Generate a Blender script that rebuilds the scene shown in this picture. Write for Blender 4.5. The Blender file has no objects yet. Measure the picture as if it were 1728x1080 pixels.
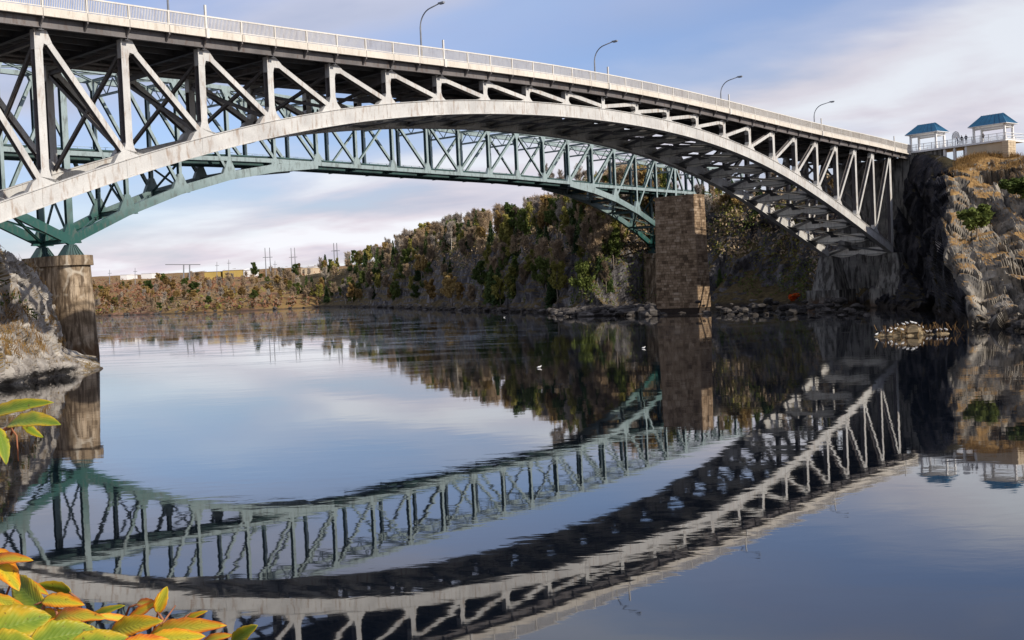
import bpy, math, random
import numpy as np
from mathutils import Vector, Matrix
random.seed(7); RNG = np.random.default_rng(11)
scene = bpy.context.scene
COL = scene.collection
# ------------------------------------------------------------------ camera
CH = 6.5; CF = 1943.05; CP = -0.028393; CR = -0.044115
cp, sp, cr, sr = math.cos(CP), math.sin(CP), math.cos(CR), math.sin(CR)
FW = np.array([0, cp, sp]); UP0 = np.array([0, -sp, cp]); RT0 = np.array([1., 0, 0])
RT = cr * RT0 + sr * UP0; UP = -sr * RT0 + cr * UP0
cam_d = bpy.data.cameras.new('camera'); cam = bpy.data.objects.new('camera', cam_d); COL.objects.link(cam)
cam_d.sensor_width = 36; cam_d.lens = 36 * CF / 1728; cam_d.clip_start = 0.05; cam_d.clip_end = 20000
cam.matrix_world = Matrix(((RT[0], UP[0], -FW[0], 0), (RT[1], UP[1], -FW[1], 0), (RT[2], UP[2], -FW[2], CH), (0, 0, 0, 1)))
scene.camera = cam
scene.view_settings.view_transform = 'Standard'; scene.view_settings.look = 'None'
scene.view_settings.exposure = 0.0; scene.view_settings.gamma = 1
SUN_AZ, SUN_EL = 127.0, 31.0        # azimuth clockwise from +Y
# ------------------------------------------------------------------ node helpers
def mth(nt, op, a, b=None, c=None, clamp=False):
    n = nt.nodes.new('ShaderNodeMath'); n.operation = op; n.use_clamp = clamp
    for k, v in enumerate((a, b, c)):
        if v is None: continue
        if isinstance(v, (int, float)): n.inputs[k].default_value = v
        else: nt.links.new(v, n.inputs[k])
    return n.outputs[0]
def noise(nt, vec, scale, detail=4, rough=.55, dist=0, col=False):
    n = nt.nodes.new('ShaderNodeTexNoise'); n.inputs['Scale'].default_value = scale
    n.inputs['Detail'].default_value = detail; n.inputs['Roughness'].default_value = rough; n.inputs['Distortion'].default_value = dist
    if vec is not None: nt.links.new(vec, n.inputs['Vector'])
    return n.outputs['Color' if col else 'Fac']
def ramp(nt, fac, stops, interp='LINEAR'):
    n = nt.nodes.new('ShaderNodeValToRGB'); cr_ = n.color_ramp; cr_.interpolation = interp
    while len(cr_.elements) < len(stops): cr_.elements.new(.5)
    for e, (p, c) in zip(cr_.elements, stops):
        e.position = p; e.color = (c, c, c, 1) if isinstance(c, (int, float)) else (*c, 1)
    nt.links.new(fac, n.inputs[0]); return n.outputs[0]
def mix(nt, fac, a, b, blend='MIX'):
    n = nt.nodes.new('ShaderNodeMix'); n.data_type = 'RGBA'; n.blend_type = blend
    for s, v in ((n.inputs[0], fac), (n.inputs[6], a), (n.inputs[7], b)):
        if isinstance(v, (int, float)): s.default_value = v
        elif isinstance(v, tuple): s.default_value = (*v, 1)
        else: nt.links.new(v, s)
    return n.outputs[2]
def mapping(nt, vec, scale=(1, 1, 1), rot=(0, 0, 0), loc=(0, 0, 0)):
    n = nt.nodes.new('ShaderNodeMapping'); n.inputs['Scale'].default_value = scale; n.inputs['Rotation'].default_value = rot
    n.inputs['Location'].default_value = loc
    nt.links.new(vec, n.inputs['Vector']); return n.outputs[0]
def newmat(name, rough=.7, spec=.3, metallic=0):
    m = bpy.data.materials.new(name); m.use_nodes = True; nt = m.node_tree
    b = nt.nodes['Principled BSDF']; b.inputs['Roughness'].default_value = rough
    b.inputs['Specular IOR Level'].default_value = spec; b.inputs['Metallic'].default_value = metallic
    return m, nt, b
def geo_pos(nt):
    return nt.nodes.new('ShaderNodeNewGeometry').outputs['Position']
def bump(nt, b, h, strength=.5, dist=.1):
    n = nt.nodes.new('ShaderNodeBump'); n.inputs['Strength'].default_value = strength; n.inputs['Distance'].default_value = dist
    nt.links.new(h, n.inputs['Height']); nt.links.new(n.outputs[0], b.inputs['Normal']); return n
# ------------------------------------------------------------------ world
w = bpy.data.worlds.new('World'); scene.world = w; w.use_nodes = True; nt = w.node_tree; nt.nodes.clear()
out = nt.nodes.new('ShaderNodeOutputWorld'); bg = nt.nodes.new('ShaderNodeBackground'); nt.links.new(bg.outputs[0], out.inputs[0])
sky = nt.nodes.new('ShaderNodeTexSky'); sky.sky_type = 'NISHITA'; sky.sun_disc = False
sky.sun_elevation = math.radians(SUN_EL); sky.sun_rotation = math.radians(SUN_AZ); sky.air_density = 1.2; sky.dust_density = .8; sky.ozone_density = 2.0
BGS = 0.10
bg.inputs['Strength'].default_value = BGS
tc = nt.nodes.new('ShaderNodeTexCoord').outputs['Generated']
sx = nt.nodes.new('ShaderNodeSeparateXYZ'); nt.links.new(tc, sx.inputs[0])
zc = mth(nt, 'MAXIMUM', sx.outputs[2], 0.0)
den = mth(nt, 'ADD', zc, 0.16)
cx = mth(nt, 'DIVIDE', sx.outputs[0], den); cy = mth(nt, 'DIVIDE', sx.outputs[1], den)
cmb = nt.nodes.new('ShaderNodeCombineXYZ'); nt.links.new(cx, cmb.inputs[0]); nt.links.new(cy, cmb.inputs[1])
cv = mapping(nt, cmb.outputs[0], (1.0, 1.0, 1), (0, 0, .35), (5.3, 2.6, 0))
n1 = noise(nt, mapping(nt, cv, (.6, .8, 1)), 1.0, 6, .5, .2)
n2 = noise(nt, mapping(nt, cv, (.8, 1.0, 1), (0, 0, .3), (7, 3, 0)), 1.6, 5, .5, .25)
n3 = noise(nt, mapping(nt, cv, (.3, .45, 1), (0, 0, 0), (2, 9, 0)), 1.0, 3, .5)
cover = ramp(nt, mth(nt, 'ADD', mth(nt, 'MULTIPLY', n1, .65), mth(nt, 'MULTIPLY', n3, .35)), [(.36, .25), (.46, .75), (.54, 1.0)], 'EASE')
k = 1 / BGS
low = ramp(nt, zc, [(0, 1), (.055, .75), (.14, .2), (.3, 0)])
shade = ramp(nt, n2, [(.34, (.52*k, .535*k, .63*k)), (.5, (.68*k, .67*k, .745*k)), (.64, (.77*k, .81*k, .88*k))])
hor = ramp(nt, n2, [(.36, (.62*k, .60*k, .72*k)), (.49, (.84*k, .76*k, .83*k)), (.60, (1.0*k, 1.0*k, 1.05*k))])
cloud = mix(nt, low, shade, hor)
skyc = mix(nt, 1.0, sky.outputs[0], (.95, 1.07, 1.50), 'MULTIPLY')
band = mth(nt, 'ABSOLUTE', mth(nt, 'SUBTRACT', sx.outputs[2], mth(nt, 'ADD', .185, mth(nt, 'ADD', mth(nt, 'MULTIPLY', sx.outputs[0], .22), mth(nt, 'MULTIPLY', mth(nt, 'SUBTRACT', n2, .5), .16)))))
rift = ramp(nt, band, [(.0, 1), (.035, .75), (.085, 0)], 'EASE')      # a long rift of blue between two cloud banks
cover = mth(nt, 'MULTIPLY', cover, mth(nt, 'SUBTRACT', 1, mth(nt, 'MULTIPLY', rift, .8)))
cover = mth(nt, 'MULTIPLY', cover, ramp(nt, zc, [(.0, 1), (.3, .95), (.7, .6)]))
nt.links.new(mix(nt, cover, skyc, cloud), bg.inputs['Color'])
# ------------------------------------------------------------------ sun
sd = bpy.data.lights.new('sun', 'SUN'); sd.energy = 4.9; sd.angle = math.radians(.6); sd.color = (1, .92, .81)
so = bpy.data.objects.new('sun', sd); COL.objects.link(so)
az, el = math.radians(SUN_AZ), math.radians(SUN_EL)
SD = Vector((math.sin(az) * math.cos(el), math.cos(az) * math.cos(el), math.sin(el)))
so.rotation_euler = SD.to_track_quat('Z', 'Y').to_euler()
# ------------------------------------------------------------------ placing helpers
def ray(x, y): return FW + (x - 864) / CF * RT - (y - 540) / CF * UP
def at(x, y, Y):
    d = ray(x, y); return np.array([0, 0, CH]) + d * (Y / d[1])
def onwater(x, y, z=0.):
    d = ray(x, y); return np.array([0, 0, CH]) + d * ((z - CH) / d[2])
# ------------------------------------------------------------------ object helpers
def tag(o, label=None, cat=None, group=None, kind=None):
    if label: o['label'] = label
    if cat: o['category'] = cat
    if group: o['group'] = group
    if kind: o['kind'] = kind
    return o
def empty(name, loc, label, cat, group=None, rz=0):
    o = bpy.data.objects.new(name, None); COL.objects.link(o); o.location = tuple(loc); o.rotation_euler = (0, 0, rz)
    o.empty_display_size = .5
    return tag(o, label, cat, group)
def copy_tree(o, parent=None):
    c = o.copy(); COL.objects.link(c); c.parent = parent
    for ch in o.children: copy_tree(ch, c)
    return c
class MB:
    def __init__(s): s.v = []; s.f = []; s.mi = {}
    def quadbox(s, P):            # 8 points: bottom 4, top 4
        b = len(s.v); s.v += [tuple(p) for p in P]
        for f in ((0, 3, 2, 1), (4, 5, 6, 7), (0, 1, 5, 4), (1, 2, 6, 5), (2, 3, 7, 6), (3, 0, 4, 7)):
            s.f.append(tuple(b + i for i in f))
        return s
    def box(s, c, ax, ay, az, hx, hy, hz):
        c, ax, ay, az = map(np.asarray, (c, ax, ay, az)); P = []
        for k in (-1, 1):
            for i, j in ((-1, -1), (1, -1), (1, 1), (-1, 1)):
                P.append(c + ax * hx * i + ay * hy * j + az * hz * k)
        return s.quadbox(P)
    def abox(s, x0, x1, y0, y1, z0, z1):
        return s.quadbox([(x0, y0, z0), (x1, y0, z0), (x1, y1, z0), (x0, y1, z0), (x0, y0, z1), (x1, y0, z1), (x1, y1, z1), (x0, y1, z1)])
    def beam(s, p0, p1, side, w, h):      # box between points; w along side, h along third
        p0, p1, side = np.asarray(p0, float), np.asarray(p1, float), np.asarray(side, float)
        d = p1 - p0; d /= np.linalg.norm(d); side = side - d * (side @ d); side /= np.linalg.norm(side); n = np.cross(d, side)
        P = []
        for e in (p0, p1):
            for i, j in ((-1, -1), (1, -1), (1, 1), (-1, 1)): P.append(e + side * w / 2 * i + n * h / 2 * j)
        return s.quadbox(P)
    def hpost(s, p0, p1, side, w, h, t=.05):   # painted outer flange (material 0), grimy web and inner flange with shade painted in (material 1)
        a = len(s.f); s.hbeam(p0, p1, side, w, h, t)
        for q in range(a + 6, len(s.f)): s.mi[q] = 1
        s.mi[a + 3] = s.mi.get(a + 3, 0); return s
    def hbeam(s, p0, p1, side, w, h, t=.05):  # H: flanges at +-side*w/2, each h wide
        p0, p1, side = np.asarray(p0, float), np.asarray(p1, float), np.asarray(side, float)
        d = p1 - p0; d /= np.linalg.norm(d); sd_ = side - d * (side @ d); sd_ /= np.linalg.norm(sd_)
        for k in (-1, 1): s.beam(p0 + sd_ * k * (w - t) / 2, p1 + sd_ * k * (w - t) / 2, sd_, t, h)
        s.beam(p0, p1, sd_, w - 2 * t, t)
        return s
    def prism(s, poly, d):         # poly list of 3D pts, extrude by d
        b = len(s.v); n = len(poly); d = np.asarray(d)
        s.v += [tuple(p) for p in poly] + [tuple(np.asarray(p) + d) for p in poly]
        s.f.append(tuple(range(b, b + n))[::-1]); s.f.append(tuple(range(b + n, b + 2 * n)))
        for i in range(n): j = (i + 1) % n; s.f.append((b + i, b + j, b + n + j, b + n + i))
        return s
    def tube(s, pts, rad, n=6, cap=True):
        b = len(s.v); pts = [np.asarray(p, float) for p in pts]
        for i, p in enumerate(pts):
            d = pts[min(i + 1, len(pts) - 1)] - pts[max(i - 1, 0)]; d /= np.linalg.norm(d) + 1e-9
            a = np.array([1., 0, 0]) if abs(d[0]) < .8 else np.array([0, 1., 0]); a = a - d * (a @ d); a /= np.linalg.norm(a); c = np.cross(d, a)
            r = rad[i] if hasattr(rad, '__len__') else rad
            for k in range(n):
                t = 2 * math.pi * k / n; s.v.append(tuple(p + (a * math.cos(t) + c * math.sin(t)) * r))
        for i in range(len(pts) - 1):
            for k in range(n): j = (k + 1) % n; s.f.append((b + i * n + k, b + i * n + j, b + (i + 1) * n + j, b + (i + 1) * n + k))
        if cap:
            s.f.append(tuple(b + k for k in range(n))[::-1]); s.f.append(tuple(b + (len(pts) - 1) * n + k for k in range(n)))
        return s
    def build(s, name, mat, parent=None, smooth=False, off=None, mat2=None):
        me = bpy.data.meshes.new(name)
        v = np.array(s.v, float)
        if parent is not None and off is None: off = np.array(root_world(parent))
        if off is not None: v = v - off
        me.from_pydata(v.tolist(), [], s.f); me.materials.append(mat)
        if mat2 is not None:
            me.materials.append(mat2)
            for q, k_ in s.mi.items(): me.polygons[q].material_index = k_
        if smooth: me.polygons.foreach_set('use_smooth', [True] * len(me.polygons))
        me.update()
        o = bpy.data.objects.new(name, me); COL.objects.link(o)
        if parent is not None: o.parent = parent
        return o
def root_world(o):
    p = Vector((0, 0, 0))
    while o is not None: p = p + Vector(o.location); o = o.parent
    return p
def np_mesh(name, V, F, mat, smooth=True, parent=None):
    me = bpy.data.meshes.new(name); V = np.asarray(V, np.float32); F = np.asarray(F, np.int32); k = F.shape[1]
    me.vertices.add(len(V)); me.vertices.foreach_set('co', V.ravel()); me.loops.add(F.size); me.loops.foreach_set('vertex_index', F.ravel())
    me.polygons.add(len(F)); me.polygons.foreach_set('loop_start', np.arange(0, F.size, k, dtype=np.int32))
    me.polygons.foreach_set('loop_total', np.full(len(F), k, np.int32))
    me.polygons.foreach_set('use_smooth', np.full(len(F), smooth)); me.materials.append(mat); me.update(calc_edges=True); me.validate()
    o = bpy.data.objects.new(name, me); COL.objects.link(o)
    if parent is not None: o.parent = parent
    return o
def vnoise(P, seed=0):
    P = np.asarray(P, float); I = np.floor(P).astype(np.int64); f = P - I; f = f * f * (3 - 2 * f); o = 0
    for dx in (0, 1):
        for dy in (0, 1):
            for dz in (0, 1):
                h = ((I[:, 0] + dx) * 374761393 + (I[:, 1] + dy) * 668265263 + (I[:, 2] + dz) * 1274126177 + seed * 974634777) & 0xffffffff
                h = ((h ^ (h >> 13)) * 1103515245) & 0xffffffff; h = (h ^ (h >> 16)) & 0xffffffff
                o = o + (h / 4294967295.) * (f[:, 0] if dx else 1 - f[:, 0]) * (f[:, 1] if dy else 1 - f[:, 1]) * (f[:, 2] if dz else 1 - f[:, 2])
    return o * 2 - 1
def fbm(P, o=4, seed=0, ridge=False):
    s = 0; a = 1; t = 0
    for k in range(o):
        n = vnoise(P * 2 ** k + 17.3 * k, seed + k); s = s + a * ((1 - 2 * abs(n)) if ridge else n); t += a; a *= .5
    return s / t
def interp_grid(G, nr, nc):
    G = np.asarray(G, float)
    def cr1(A, n):
        m = len(A); t = np.linspace(0, m - 1, n); i = np.clip(np.floor(t).astype(int), 0, m - 2); f = (t - i)[:, None, None]
        P = lambda k: A[np.clip(k, 0, m - 1)]
        p0, p1, p2, p3 = P(i - 1), P(i), P(i + 1), P(i + 2)
        return .5 * (2 * p1 + (p2 - p0) * f + (2 * p0 - 5 * p1 + 4 * p2 - p3) * f ** 2 + (3 * p1 - p0 - 3 * p2 + p3) * f ** 3)
    A = cr1(G, nr); A = cr1(A.transpose(1, 0, 2), nc).transpose(1, 0, 2); return A
def grid_normals(A):
    du = np.gradient(A, axis=1); dv = np.gradient(A, axis=0); n = np.cross(du, dv); return n / (np.linalg.norm(n, axis=2, keepdims=True) + 1e-9)
def grid_faces(nr, nc):
    i = np.arange(nr * nc).reshape(nr, nc)
    return np.stack([i[:-1, :-1], i[:-1, 1:], i[1:, 1:], i[1:, :-1]], -1).reshape(-1, 4)
def rock_disp(P, sn, freq, saw, amp, seed, bs=.12):
    """ledges along strata normal sn plus ridged noise"""
    sn = np.array(sn, float); sn /= np.linalg.norm(sn)
    t = P @ sn * freq + 1.3 * fbm(P * bs, 3, seed)
    fr = t - np.floor(t); led = np.where(fr < .82, fr / .82, (1 - fr) / .18)
    t2 = P @ sn * freq * 2.7 + 1.1 * fbm(P * bs * 2.5, 3, seed + 9); f2 = t2 - np.floor(t2); led2 = np.where(f2 < .8, f2 / .8, (1 - f2) / .2)
    return saw * (led - .5) + saw * .4 * (led2 - .5) + amp * fbm(P * bs, 5, seed + 3, True) + amp * .35 * fbm(P * bs * 5, 3, seed + 5, True)
# ------------------------------------------------------------------ materials
def paint(name, c1, c2, rust, rustamt=.5, rough=.55, spec=.35, sc=.35):
    m, nt, b = newmat(name, rough, spec); p = geo_pos(nt)
    a = noise(nt, p, sc, 4, .6); base = mix(nt, ramp(nt, a, [(.35, 0), (.65, 1)]), c1, c2)
    st = noise(nt, mapping(nt, p, (2.2, 2.2, .45)), 1.4, 6, .65)
    f = mth(nt, 'MULTIPLY', ramp(nt, st, [(.52, 0), (.68, 1)]), rustamt)
    gr = noise(nt, p, 9, 3, .6)
    col = mix(nt, f, base, rust); col = mix(nt, .25, col, mix(nt, 1, col, ramp(nt, gr, [(.3, .6), (.7, 1.15)]), 'MULTIPLY'))
    nt.links.new(col, b.inputs['Base Color']); bump(nt, b, gr, .15, .02); return m
M = {}
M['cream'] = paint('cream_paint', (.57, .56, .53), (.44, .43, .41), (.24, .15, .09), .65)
M['creamdk'] = paint('dirty_shaded_cream_paint', (.17, .155, .15), (.10, .092, .09), (.09, .055, .04), .75)  # grime plus painted-in shade for sheltered beam sides and steel below the deck
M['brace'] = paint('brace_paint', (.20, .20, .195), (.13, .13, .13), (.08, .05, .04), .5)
M['strut'] = paint('strut_paint', (.78, .75, .68), (.62, .59, .52), (.2, .13, .08), .5)
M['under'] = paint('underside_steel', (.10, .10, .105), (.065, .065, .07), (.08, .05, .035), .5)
M['concrete'] = paint('deck_concrete', (.66, .61, .53), (.56, .51, .44), (.34, .27, .20), .55, .85, .2)
M['rail'] = paint('railing_paint', (.70, .67, .61), (.60, .57, .52), (.40, .3, .22), .3)
M['asphalt'] = paint('asphalt', (.05, .05, .052), (.065, .065, .066), (.04, .04, .04), .2, .9, .2)
def teal_mat():
    m, nt, b = newmat('teal_paint', .5, .4); p = geo_pos(nt)
    s = nt.nodes.new('ShaderNodeSeparateXYZ'); nt.links.new(p, s.inputs[0])
    a = noise(nt, p, .3, 4, .6)
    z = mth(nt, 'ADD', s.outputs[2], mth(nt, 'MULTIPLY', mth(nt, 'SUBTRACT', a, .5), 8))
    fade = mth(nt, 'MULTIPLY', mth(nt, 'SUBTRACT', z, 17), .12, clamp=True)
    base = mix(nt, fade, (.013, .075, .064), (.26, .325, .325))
    st = noise(nt, mapping(nt, p, (1.5, 1.5, .5)), 1.2, 6, .65)
    col = mix(nt, mth(nt, 'MULTIPLY', ramp(nt, st, [(.50, 0), (.66, 1)]), .7), base, (.09, .10, .09))
    nt.links.new(col, b.inputs['Base Color']); bump(nt, b, noise(nt, p, 8, 3), .12, .02); return m
M['teal'] = teal_mat()
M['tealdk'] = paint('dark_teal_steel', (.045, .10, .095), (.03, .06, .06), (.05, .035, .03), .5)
def rock_mat(name, cols, sc, grass=None, gthr=.55, gslope=.45, gpatch=.5, strata=(.3, 1.2, 2.2), rot=(0, .5, 0), bstr=.6, bd=.25, wet=1.2, zr=None, gscale=.18):
    m, nt, b = newmat(name, .9, .15); p = geo_pos(nt)
    g = nt.nodes.new('ShaderNodeNewGeometry'); sn = nt.nodes.new('ShaderNodeSeparateXYZ'); nt.links.new(g.outputs['Normal'], sn.inputs[0])
    sp_ = nt.nodes.new('ShaderNodeSeparateXYZ'); nt.links.new(p, sp_.inputs[0])
    a = noise(nt, mapping(nt, p, strata, rot), sc, 7, .65, .6); c = ramp(nt, a, [(.32, cols[0]), (.46, cols[1]), (.56, cols[2]), (.70, cols[3])])
    crack = noise(nt, mapping(nt, p, strata, rot), sc * 4, 5, .7, 1.2); ck = ramp(nt, crack, [(.36, .35), (.46, 1)])
    c = mix(nt, .7, c, mix(nt, 1, c, ck, 'MULTIPLY'))
    if grass:
        gn = noise(nt, p, gscale, 5, .6); up = mth(nt, 'ADD', sn.outputs[2], mth(nt, 'MULTIPLY', mth(nt, 'SUBTRACT', gn, .5), 2 * gpatch))
        if zr: up = mth(nt, 'ADD', up, mth(nt, 'MULTIPLY', mth(nt, 'SUBTRACT', sp_.outputs[2], zr[0]), zr[1]))
        gm = ramp(nt, up, [(gthr, 0), (gthr + .12, 1)])
        gc = ramp(nt, noise(nt, p, 1.1, 6, .7), [(.32, grass[0]), (.5, grass[1]), (.66, grass[2])])
        c = mix(nt, gm, c, gc)
    wt = ramp(nt, mth(nt, 'ADD', sp_.outputs[2], mth(nt, 'MULTIPLY', mth(nt, 'SUBTRACT', a, .5), 2)), [(0, .28), (1, 1)]) if False else None
    wetf = mth(nt, 'MULTIPLY', mth(nt, 'SUBTRACT', wet, mth(nt, 'ADD', sp_.outputs[2], mth(nt, 'MULTIPLY', mth(nt, 'SUBTRACT', a, .5), 3))), 1.4, clamp=True)
    c = mix(nt, mth(nt, 'MULTIPLY', wetf, .8), c, (.035, .028, .022))
    nt.links.new(c, b.inputs['Base Color'])
    h = mth(nt, 'ADD', a, mth(nt, 'MULTIPLY', crack, .5)); bump(nt, b, h, bstr, bd); return m
GR = ((.10, .065, .03), (.26, .15, .055), (.36, .23, .09))
M['cliff_r'] = rock_mat('schist_rock', ((.05, .046, .042), (.14, .127, .108), (.27, .24, .195), (.43, .38, .30)), .22, GR, .70, .4, .40, (2.4, .7, .7), (0, .65, -.3), .8, .35, 1.5, (14, .012))
M['cliff_m'] = rock_mat('dark_cliff_rock', ((.035, .032, .034), (.08, .075, .077), (.15, .14, .14), (.29, .27, .26)), .25, ((.055, .04, .022), (.10, .075, .035), (.15, .11, .05)), .42, .3, .35, (1.6, 1.6, .6), (0, .15, 0), .9, .6, 1.3)
M['cliff_d'] = rock_mat('dark_shaded_rock', ((.018, .018, .022), (.032, .032, .038), (.052, .050, .056), (.095, .088, .09)), .3, ((.03, .028, .014), (.05, .04, .02), (.07, .055, .025)), .75, .3, .35, (1.2, 1.2, 1.2), (0, .4, 0), .9, .5, 1.3)  # dark rock, with the shade of the left face painted into its colour
M['cliff_l'] = rock_mat('limestone_rock', ((.13, .115, .10), (.26, .235, .21), (.37, .345, .31), (.56, .51, .44)), .30, ((.10, .075, .035), (.19, .13, .05), (.26, .18, .08)), .78, .4, .42, (.8, .8, 1.8), (0, -.5, 0), .8, .22, .35, None, .35)
M['bank'] = rock_mat('far_bank_earth', ((.10, .06, .045), (.18, .095, .06), (.24, .12, .075), (.32, .21, .14)), .05, ((.12, .11, .035), (.24, .16, .06), (.26, .10, .055)), .88, .3, .5, (1, 1, 1), (0, 0, 0), .5, .5, 1.0, None, .03)
def simple(name, col, rough=.8, spec=.2, var=.25, sc=3):
    m, nt, b = newmat(name, rough, spec); p = geo_pos(nt)
    n = noise(nt, p, sc, 4, .6); c = mix(nt, 1, tuple(col), ramp(nt, n, [(.3, 1 - var), (.7, 1 + var)]), 'MULTIPLY'); nt.links.new(c, b.inputs['Base Color']); return m
def foliage(name, cols, trans=.25, sc=.9):
    m = bpy.data.materials.new(name); m.use_nodes = True; nt = m.node_tree; b = nt.nodes['Principled BSDF']
    b.inputs['Roughness'].default_value = .75; b.inputs['Specular IOR Level'].default_value = .15
    p = geo_pos(nt); oi = nt.nodes.new('ShaderNodeObjectInfo').outputs['Random']
    n = noise(nt, p, sc, 4, .7); f = mth(nt, 'ADD', mth(nt, 'MULTIPLY', n, .75), mth(nt, 'MULTIPLY', oi, .3))
    c = ramp(nt, f, [(.35, cols[0]), (.52, cols[1]), (.70, cols[2])]); nt.links.new(c, b.inputs['Base Color'])
    t = nt.nodes.new('ShaderNodeBsdfTranslucent'); nt.links.new(c, t.inputs[0]); ms = nt.nodes.new('ShaderNodeMixShader'); ms.inputs[0].default_value = trans
    nt.links.new(b.outputs[0], ms.inputs[1]); nt.links.new(t.outputs[0], ms.inputs[2]); nt.links.new(ms.outputs[0], nt.nodes['Material Output'].inputs[0]); return m
M['f_con'] = foliage('conifer_needles', ((.03, .052, .02), (.06, .095, .032), (.11, .15, .045)))
M['f_yg'] = foliage('yellow_green_leaves', ((.14, .14, .035), (.26, .24, .06), (.40, .35, .10)))
M['f_gr'] = foliage('green_leaves', ((.045, .07, .018), (.09, .12, .03), (.15, .18, .045)))
M['f_or'] = foliage('rust_orange_leaves', ((.17, .11, .045), (.32, .21, .075), (.46, .33, .13)))
M['f_br'] = foliage('brown_twigs', ((.16, .12, .08), (.31, .23, .15), (.46, .34, .21)), .1)
M['f_gy'] = foliage('grey_twigs', ((.20, .17, .145), (.35, .30, .25), (.50, .44, .35)), .1)
M['f_red'] = foliage('red_leaves', ((.45, .05, .015), (.65, .09, .02), (.75, .16, .03)))
M['f_rust'] = foliage('rust_brown_scrub', ((.11, .05, .03), (.20, .095, .055), (.30, .16, .09)), .1)
M['f_dry'] = foliage('dry_grass', ((.16, .09, .035), (.28, .17, .06), (.40, .27, .11)), .2)
M['bark'] = simple('bark', (.20, .165, .135), .9, .1, .4)
M['barkp'] = simple('pale_bark', (.45, .41, .35), .9, .1, .3)
M['white'] = simple('white_paint', (.72, .71, .69), .6, .3, .08)
M['blue'] = simple('blue_roof_metal', (.016, .10, .19), .55, .35, .15, 1)
M['lamp'] = simple('lamp_grey', (.22, .23, .25), .5, .5, .15)
M['dark'] = simple('dark_cloth', (.02, .022, .03), .9, .1)
M['skin'] = simple('skin', (.45, .28, .2), .6, .3, .05)
M['yellow'] = simple('yellow_cladding', (.46, .33, .10), .6, .2, .1, .1)
M['tan'] = simple('tan_wall', (.52, .42, .29), .8, .2, .1, .3)
M['glass'] = simple('window_glass', (.04, .05, .06), .1, .6, .1)
def concrete_mat(name, c1, c2, c3, stain, sc=.5, eff=None):
    m, nt, b = newmat(name, .9, .15); p = geo_pos(nt); sp_ = nt.nodes.new('ShaderNodeSeparateXYZ'); nt.links.new(p, sp_.inputs[0])
    a = noise(nt, p, sc, 6, .65, .5); c = ramp(nt, a, [(.34, c1), (.5, c2), (.66, c3)])
    v = noise(nt, mapping(nt, p, (1.6, 1.6, .22)), 1.0, 6, .65, .3); c = mix(nt, ramp(nt, v, [(.46, 0), (.58, .9)]), c, stain)
    if eff:
        vo = nt.nodes.new('ShaderNodeTexVoronoi'); vo.feature = 'DISTANCE_TO_EDGE'; vo.inputs['Scale'].default_value = .55
        nt.links.new(mix(nt, .35, p, noise(nt, p, .6, 3, .6, 0, True)), vo.inputs['Vector'])
        f = mth(nt, 'MULTIPLY', ramp(nt, vo.outputs['Distance'], [(.02, 1), (.07, 0)]), ramp(nt, noise(nt, p, .35, 3), [(.50, 0), (.62, 1)])); c = mix(nt, mth(nt, 'MULTIPLY', f, .55), c, eff)
    wetf = mth(nt, 'MULTIPLY', mth(nt, 'SUBTRACT', 2.2, mth(nt, 'ADD', sp_.outputs[2], mth(nt, 'MULTIPLY', mth(nt, 'SUBTRACT', a, .5), 5))), .6, clamp=True)
    c = mix(nt, mth(nt, 'MULTIPLY', wetf, .75), c, (.10, .05, .022))
    nt.links.new(c, b.inputs['Base Color']); bump(nt, b, a, .5, .12); return m
M['pierc'] = concrete_mat('weathered_pier_concrete', (.15, .11, .07), (.28, .21, .14), (.44, .35, .25), (.085, .06, .04), .5, (.62, .56, .46))
M['pierd'] = concrete_mat('dark_concrete', (.14, .135, .125), (.22, .21, .19), (.30, .28, .25), (.05, .045, .04), .5)
def brick_mat():
    m, nt, b = newmat('brownstone_block', .9, .15); p = geo_pos(nt); oi = nt.nodes.new('ShaderNodeObjectInfo').outputs['Random']
    a = noise(nt, p, 1.2, 5, .65); v = noise(nt, mapping(nt, p, (1, 1, .3)), .5, 4, .6)
    f = mth(nt, 'ADD', mth(nt, 'MULTIPLY', a, .6), mth(nt, 'ADD', mth(nt, 'MULTIPLY', oi, .3), mth(nt, 'MULTIPLY', v, .30)))
    c = ramp(nt, f, [(.36, (.075, .052, .034)), (.52, (.16, .108, .066)), (.66, (.27, .19, .12)), (.82, (.44, .34, .24))])
    nt.links.new(c, b.inputs['Base Color']); bump(nt, b, a, .4, .08); return m
M['brick'] = brick_mat(); M['mortar'] = simple('mortar', (.05, .038, .03), .95, .1)
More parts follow.
